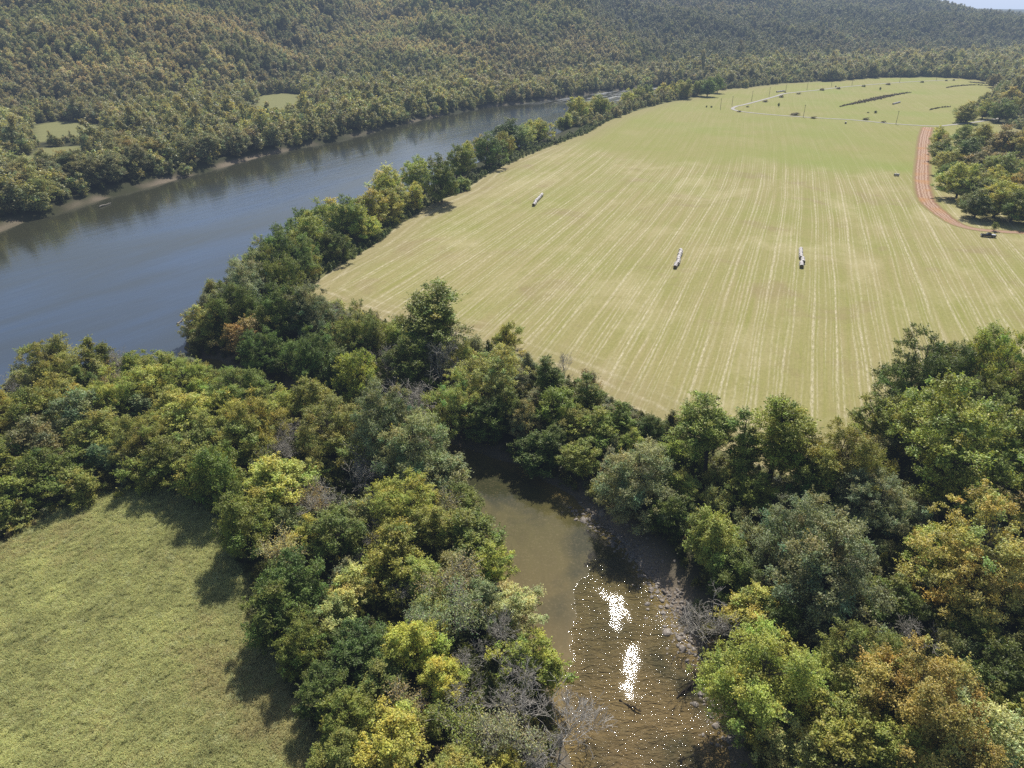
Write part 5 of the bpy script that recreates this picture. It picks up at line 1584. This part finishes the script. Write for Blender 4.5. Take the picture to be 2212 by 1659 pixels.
def make_truck():
    r = empty('pickup_truck')
    bm = bmesh.new(); box(bm, -2.9, 2.85, -0.95, 0.95, 0.42, 0.86); bm_obj('body', bm, M_PAINT, r, 0.05)
    bm = bmesh.new(); box(bm, -2.86, -0.78, -0.96, 0.96, 0.80, 1.16, taper=(0.06, 0.02, 0.05)); bm_obj('hood', bm, M_PAINT, r, 0.06)
    bm = bmesh.new(); box(bm, -0.95, 1.05, -0.95, 0.95, 0.83, 1.20); box(bm, -0.86, 1.02, -0.92, 0.92, 1.19, 1.86, taper=(0.62, 0.18, 0.17)); cab = bm_obj('cab', bm, M_PAINT, r, 0.03)
    bm = bmesh.new()
    w = [bm.verts.new(v) for v in ((-0.875, -0.78, 1.25), (-0.875, 0.78, 1.25), (-0.375, 0.68, 1.79), (-0.375, -0.68, 1.79))]; bm.faces.new(w); bm_obj('windscreen', bm, M_GLASS, cab)
    bm = bmesh.new()
    w = [bm.verts.new(v) for v in ((1.03, -0.74, 1.28), (1.03, 0.74, 1.28), (0.90, 0.66, 1.76), (0.90, -0.66, 1.76))]; bm.faces.new(w[::-1]); bm_obj('rear_window', bm, M_GLASS, cab)
    for s in (-1, 1):
        for xa, xb, ta, tb_ in ((-0.62, 0.10, 0.44, 0.0), (0.18, 0.92, 0.0, 0.12)):
            bm = bmesh.new(); y0, y1 = s * 0.915, s * 0.785
            w = [bm.verts.new(v) for v in ((xa, y0, 1.26), (xb, y0, 1.26), (xb - tb_, y1, 1.77), (xa + ta, y1, 1.77))]; bm.faces.new(w if s < 0 else w[::-1]); bm_obj('side_window', bm, M_GLASS, cab)
        bm = bmesh.new(); box(bm, -0.72, -0.52, s * 1.0 - 0.09, s * 1.0 + 0.09, 1.22, 1.42); bm_obj('mirror', bm, M_PAINT, cab, 0.02)
        bm = bmesh.new(); box(bm, -2.93, -2.82, s * 0.72 - 0.16, s * 0.72 + 0.16, 0.82, 1.02); bm_obj('headlight', bm, M_LAMP, r, 0.02)
        bm = bmesh.new(); box(bm, 2.80, 2.90, s * 0.88 - 0.06, s * 0.88 + 0.06, 0.86, 1.20); bm_obj('tail_light', bm, M_TAIL, r, 0.02)
    bm = bmesh.new()
    for s in (-1, 1): box(bm, 1.05, 2.84, s * 0.90 - 0.06, s * 0.90 + 0.06, 0.84, 1.25)
    box(bm, 2.74, 2.85, -0.84, 0.84, 0.84, 1.24); bed = bm_obj('bed', bm, M_PAINT, r, 0.02)
    bm = bmesh.new(); box(bm, 1.10, 2.72, -0.83, 0.83, 1.12, 1.215); bm_obj('bed_cover', bm, M_COVER, bed, 0.02)
    for x, nm_ in ((-2.98, 'front_bumper'), (2.92, 'rear_bumper')):
        bm = bmesh.new(); box(bm, x - 0.08, x + 0.08, -0.92, 0.92, 0.46, 0.68); bm_obj(nm_, bm, M_TRIM, r, 0.03)
    bm = bmesh.new(); box(bm, -2.925, -2.86, -0.52, 0.52, 0.70, 1.02); bm_obj('grille', bm, M_TRIM, r, 0.02)
    for x in (-1.85, 1.85):
        for s in (-1, 1):
            wr = bpy.data.objects.new('wheel', None); COL.objects.link(wr); wr.parent = r; wr.location = (x, s * 0.86, 0.39)
            bm = bmesh.new(); cyl(bm, (0, 0, 0), 0.40, 0.27, 24); bm_obj('tyre', bm, M_TYRE, wr, 0.03)
            bm = bmesh.new(); cyl(bm, (0, s * 0.03, 0), 0.25, 0.25, 16); bm_obj('rim', bm, M_RIM, wr, 0.01)
    return r


tk = make_truck()
p = ground(2134, 512); tk.location = (p[0], p[1], 0.05); tk.rotation_euler = (0, 0, R(-18)); tk.scale = (0.95, 0.95, 0.95)
tag(tk, 'dark pickup truck with pale bed cover parked where the dirt road meets the field', 'pickup truck')

# ------------------------------------------------------------------ driftwood
def log(px, py, px2, py2, r0, label, mat, z0=WATER + 0.1, z1=None, branches=0, seed=0, name='driftwood_log'):
    rng = np.random.RandomState(seed)
    a = np.array([*ground(px, py, WATER), z0]); b = np.array([*ground(px2, py2, WATER), z1 if z1 is not None else z0])
    root = empty(name, tuple(a)); t = Tubes()
    n_ = 6; P = [a * (1 - k / n_) + b * k / n_ + (rng.normal(0, .12, 3) if 0 < k < n_ else 0) - a for k in range(n_ + 1)]
    t.add(P, [r0 * (1 - .55 * k / n_) for k in range(n_ + 1)], 9)
    add_obj('trunk', t.mesh('log', mat), root)
    if branches:
        t = Tubes(); Ln = np.linalg.norm(b - a); d = (b - a) / Ln
        for k in range(branches):
            f = rng.uniform(.25, 1); s_ = P[0] * (1 - f) + P[-1] * f
            dr_ = unit(d * .7 + rng.normal(0, .6, 3) * np.array([1, 1, .3])); l2 = Ln * rng.uniform(.15, .4)
            pts_ = [s_, s_ + dr_ * l2 * .5 + rng.normal(0, .1, 3), s_ + dr_ * l2 + rng.normal(0, .2, 3)]
            t.add(pts_, [r0 * .3, r0 * .18, .02], 5)
        add_obj('branches', t.mesh('log_branches', mat), root)
    tag(root, label, 'driftwood', 'driftwood in the water')


log(383, 700, 397, 690, 0.28, 'pale bleached driftwood log in the river off the point', M_LOG, WATER + .15, WATER + .35, 5, 1)
log(1338, 1512, 1385, 1540, 0.16, 'forked grey driftwood snag lying in the middle of the creek', M_LOGDARK, WATER + .1, WATER + .25, 9, 2)
log(1530, 1450, 1462, 1508, 0.26, 'dark fallen log reaching into the riffle from the right bank', M_LOGDARK, WATER + .8, WATER + .05, 7, 3)
log(1395, 1205, 1330, 1160, 0.18, 'thin fallen branchy log on the shaded gravel bar', M_LOG, WATER + .3, WATER + .15, 8, 4)
log(215, 448, 240, 440, 0.3, 'bleached log stranded on the far sandy shore', M_LOG, WATER + .3, WATER + .4, 4, 5)

# ------------------------------------------------------------------ camera, light, haze, render settings
cam = bpy.data.cameras.new('camera'); co_ = bpy.data.objects.new('camera', cam); COL.objects.link(co_)
co_.location = (0, 0, CAM_H); co_.rotation_euler = (math.pi / 2 - PITCH, 0, 0)
cam.sensor_width = 36; cam.lens = 36 * F / 2212; cam.clip_start = 0.5; cam.clip_end = 40000
sc.camera = co_

SUN_EL, SUN_AZ = R(47.5), R(12.5)      # azimuth clockwise from +Y
sun = bpy.data.lights.new('sun', 'SUN'); so = bpy.data.objects.new('sun', sun); COL.objects.link(so)
sun.energy = 5.0; sun.angle = R(0.5); sun.color = (1.0, 0.955, 0.88)
dvec = Vector((math.sin(SUN_AZ) * math.cos(SUN_EL), math.cos(SUN_AZ) * math.cos(SUN_EL), math.sin(SUN_EL)))
so.rotation_euler = (-dvec).to_track_quat('-Z', 'Y').to_euler()
so.location = (0, 0, 400)

w = bpy.data.worlds.new('World'); sc.world = w; w.use_nodes = True
nt = w.node_tree; bg = nt.nodes['Background']
sky = nt.nodes.new('ShaderNodeTexSky'); sky.sky_type = 'NISHITA'; sky.sun_disc = False
sky.sun_elevation = SUN_EL; sky.sun_rotation = SUN_AZ; sky.air_density = 1.0; sky.dust_density = 2.0; sky.ozone_density = 1.2
nt.links.new(sky.outputs[0], bg.inputs[0]); bg.inputs[1].default_value = 0.07

HAZE = True
if HAZE:
    bm = bmesh.new(); box(bm, -6000, 9000, -600, 14000, -60, 420)
    m, nt, out = new_mat('valley_haze')
    sigma = 0.000065
    ab = nt.nodes.new('ShaderNodeVolumeAbsorption'); ab.inputs['Color'].default_value = (0, 0, 0, 1); ab.inputs['Density'].default_value = sigma
    em = nt.nodes.new('ShaderNodeEmission'); em.inputs[0].default_value = (0.72, 0.92, 1.28, 1); em.inputs[1].default_value = sigma
    ad = nt.nodes.new('ShaderNodeAddShader'); L(nt, ab.outputs[0], ad.inputs[0]); L(nt, em.outputs[0], ad.inputs[1]); L(nt, ad.outputs[0], out.inputs['Volume'])
    ho = bm_obj('haze', bm, m, None)
    tag(ho, kind='structure')

sc.view_settings.view_transform = 'Standard'; sc.view_settings.look = 'None'; sc.view_settings.exposure = 0; sc.view_settings.gamma = 1
sc.render.engine = 'CYCLES'
cy = sc.cycles
cy.max_bounces = 4; cy.diffuse_bounces = 1; cy.glossy_bounces = 2; cy.transmission_bounces = 2; cy.transparent_max_bounces = 4; cy.volume_bounces = 0
cy.caustics_reflective = False; cy.caustics_refractive = False
cy.sample_clamp_indirect = 4
cy.use_denoising = False
print('trees', len(TREES), 'planned', n_key, 'woodland', len(REST))
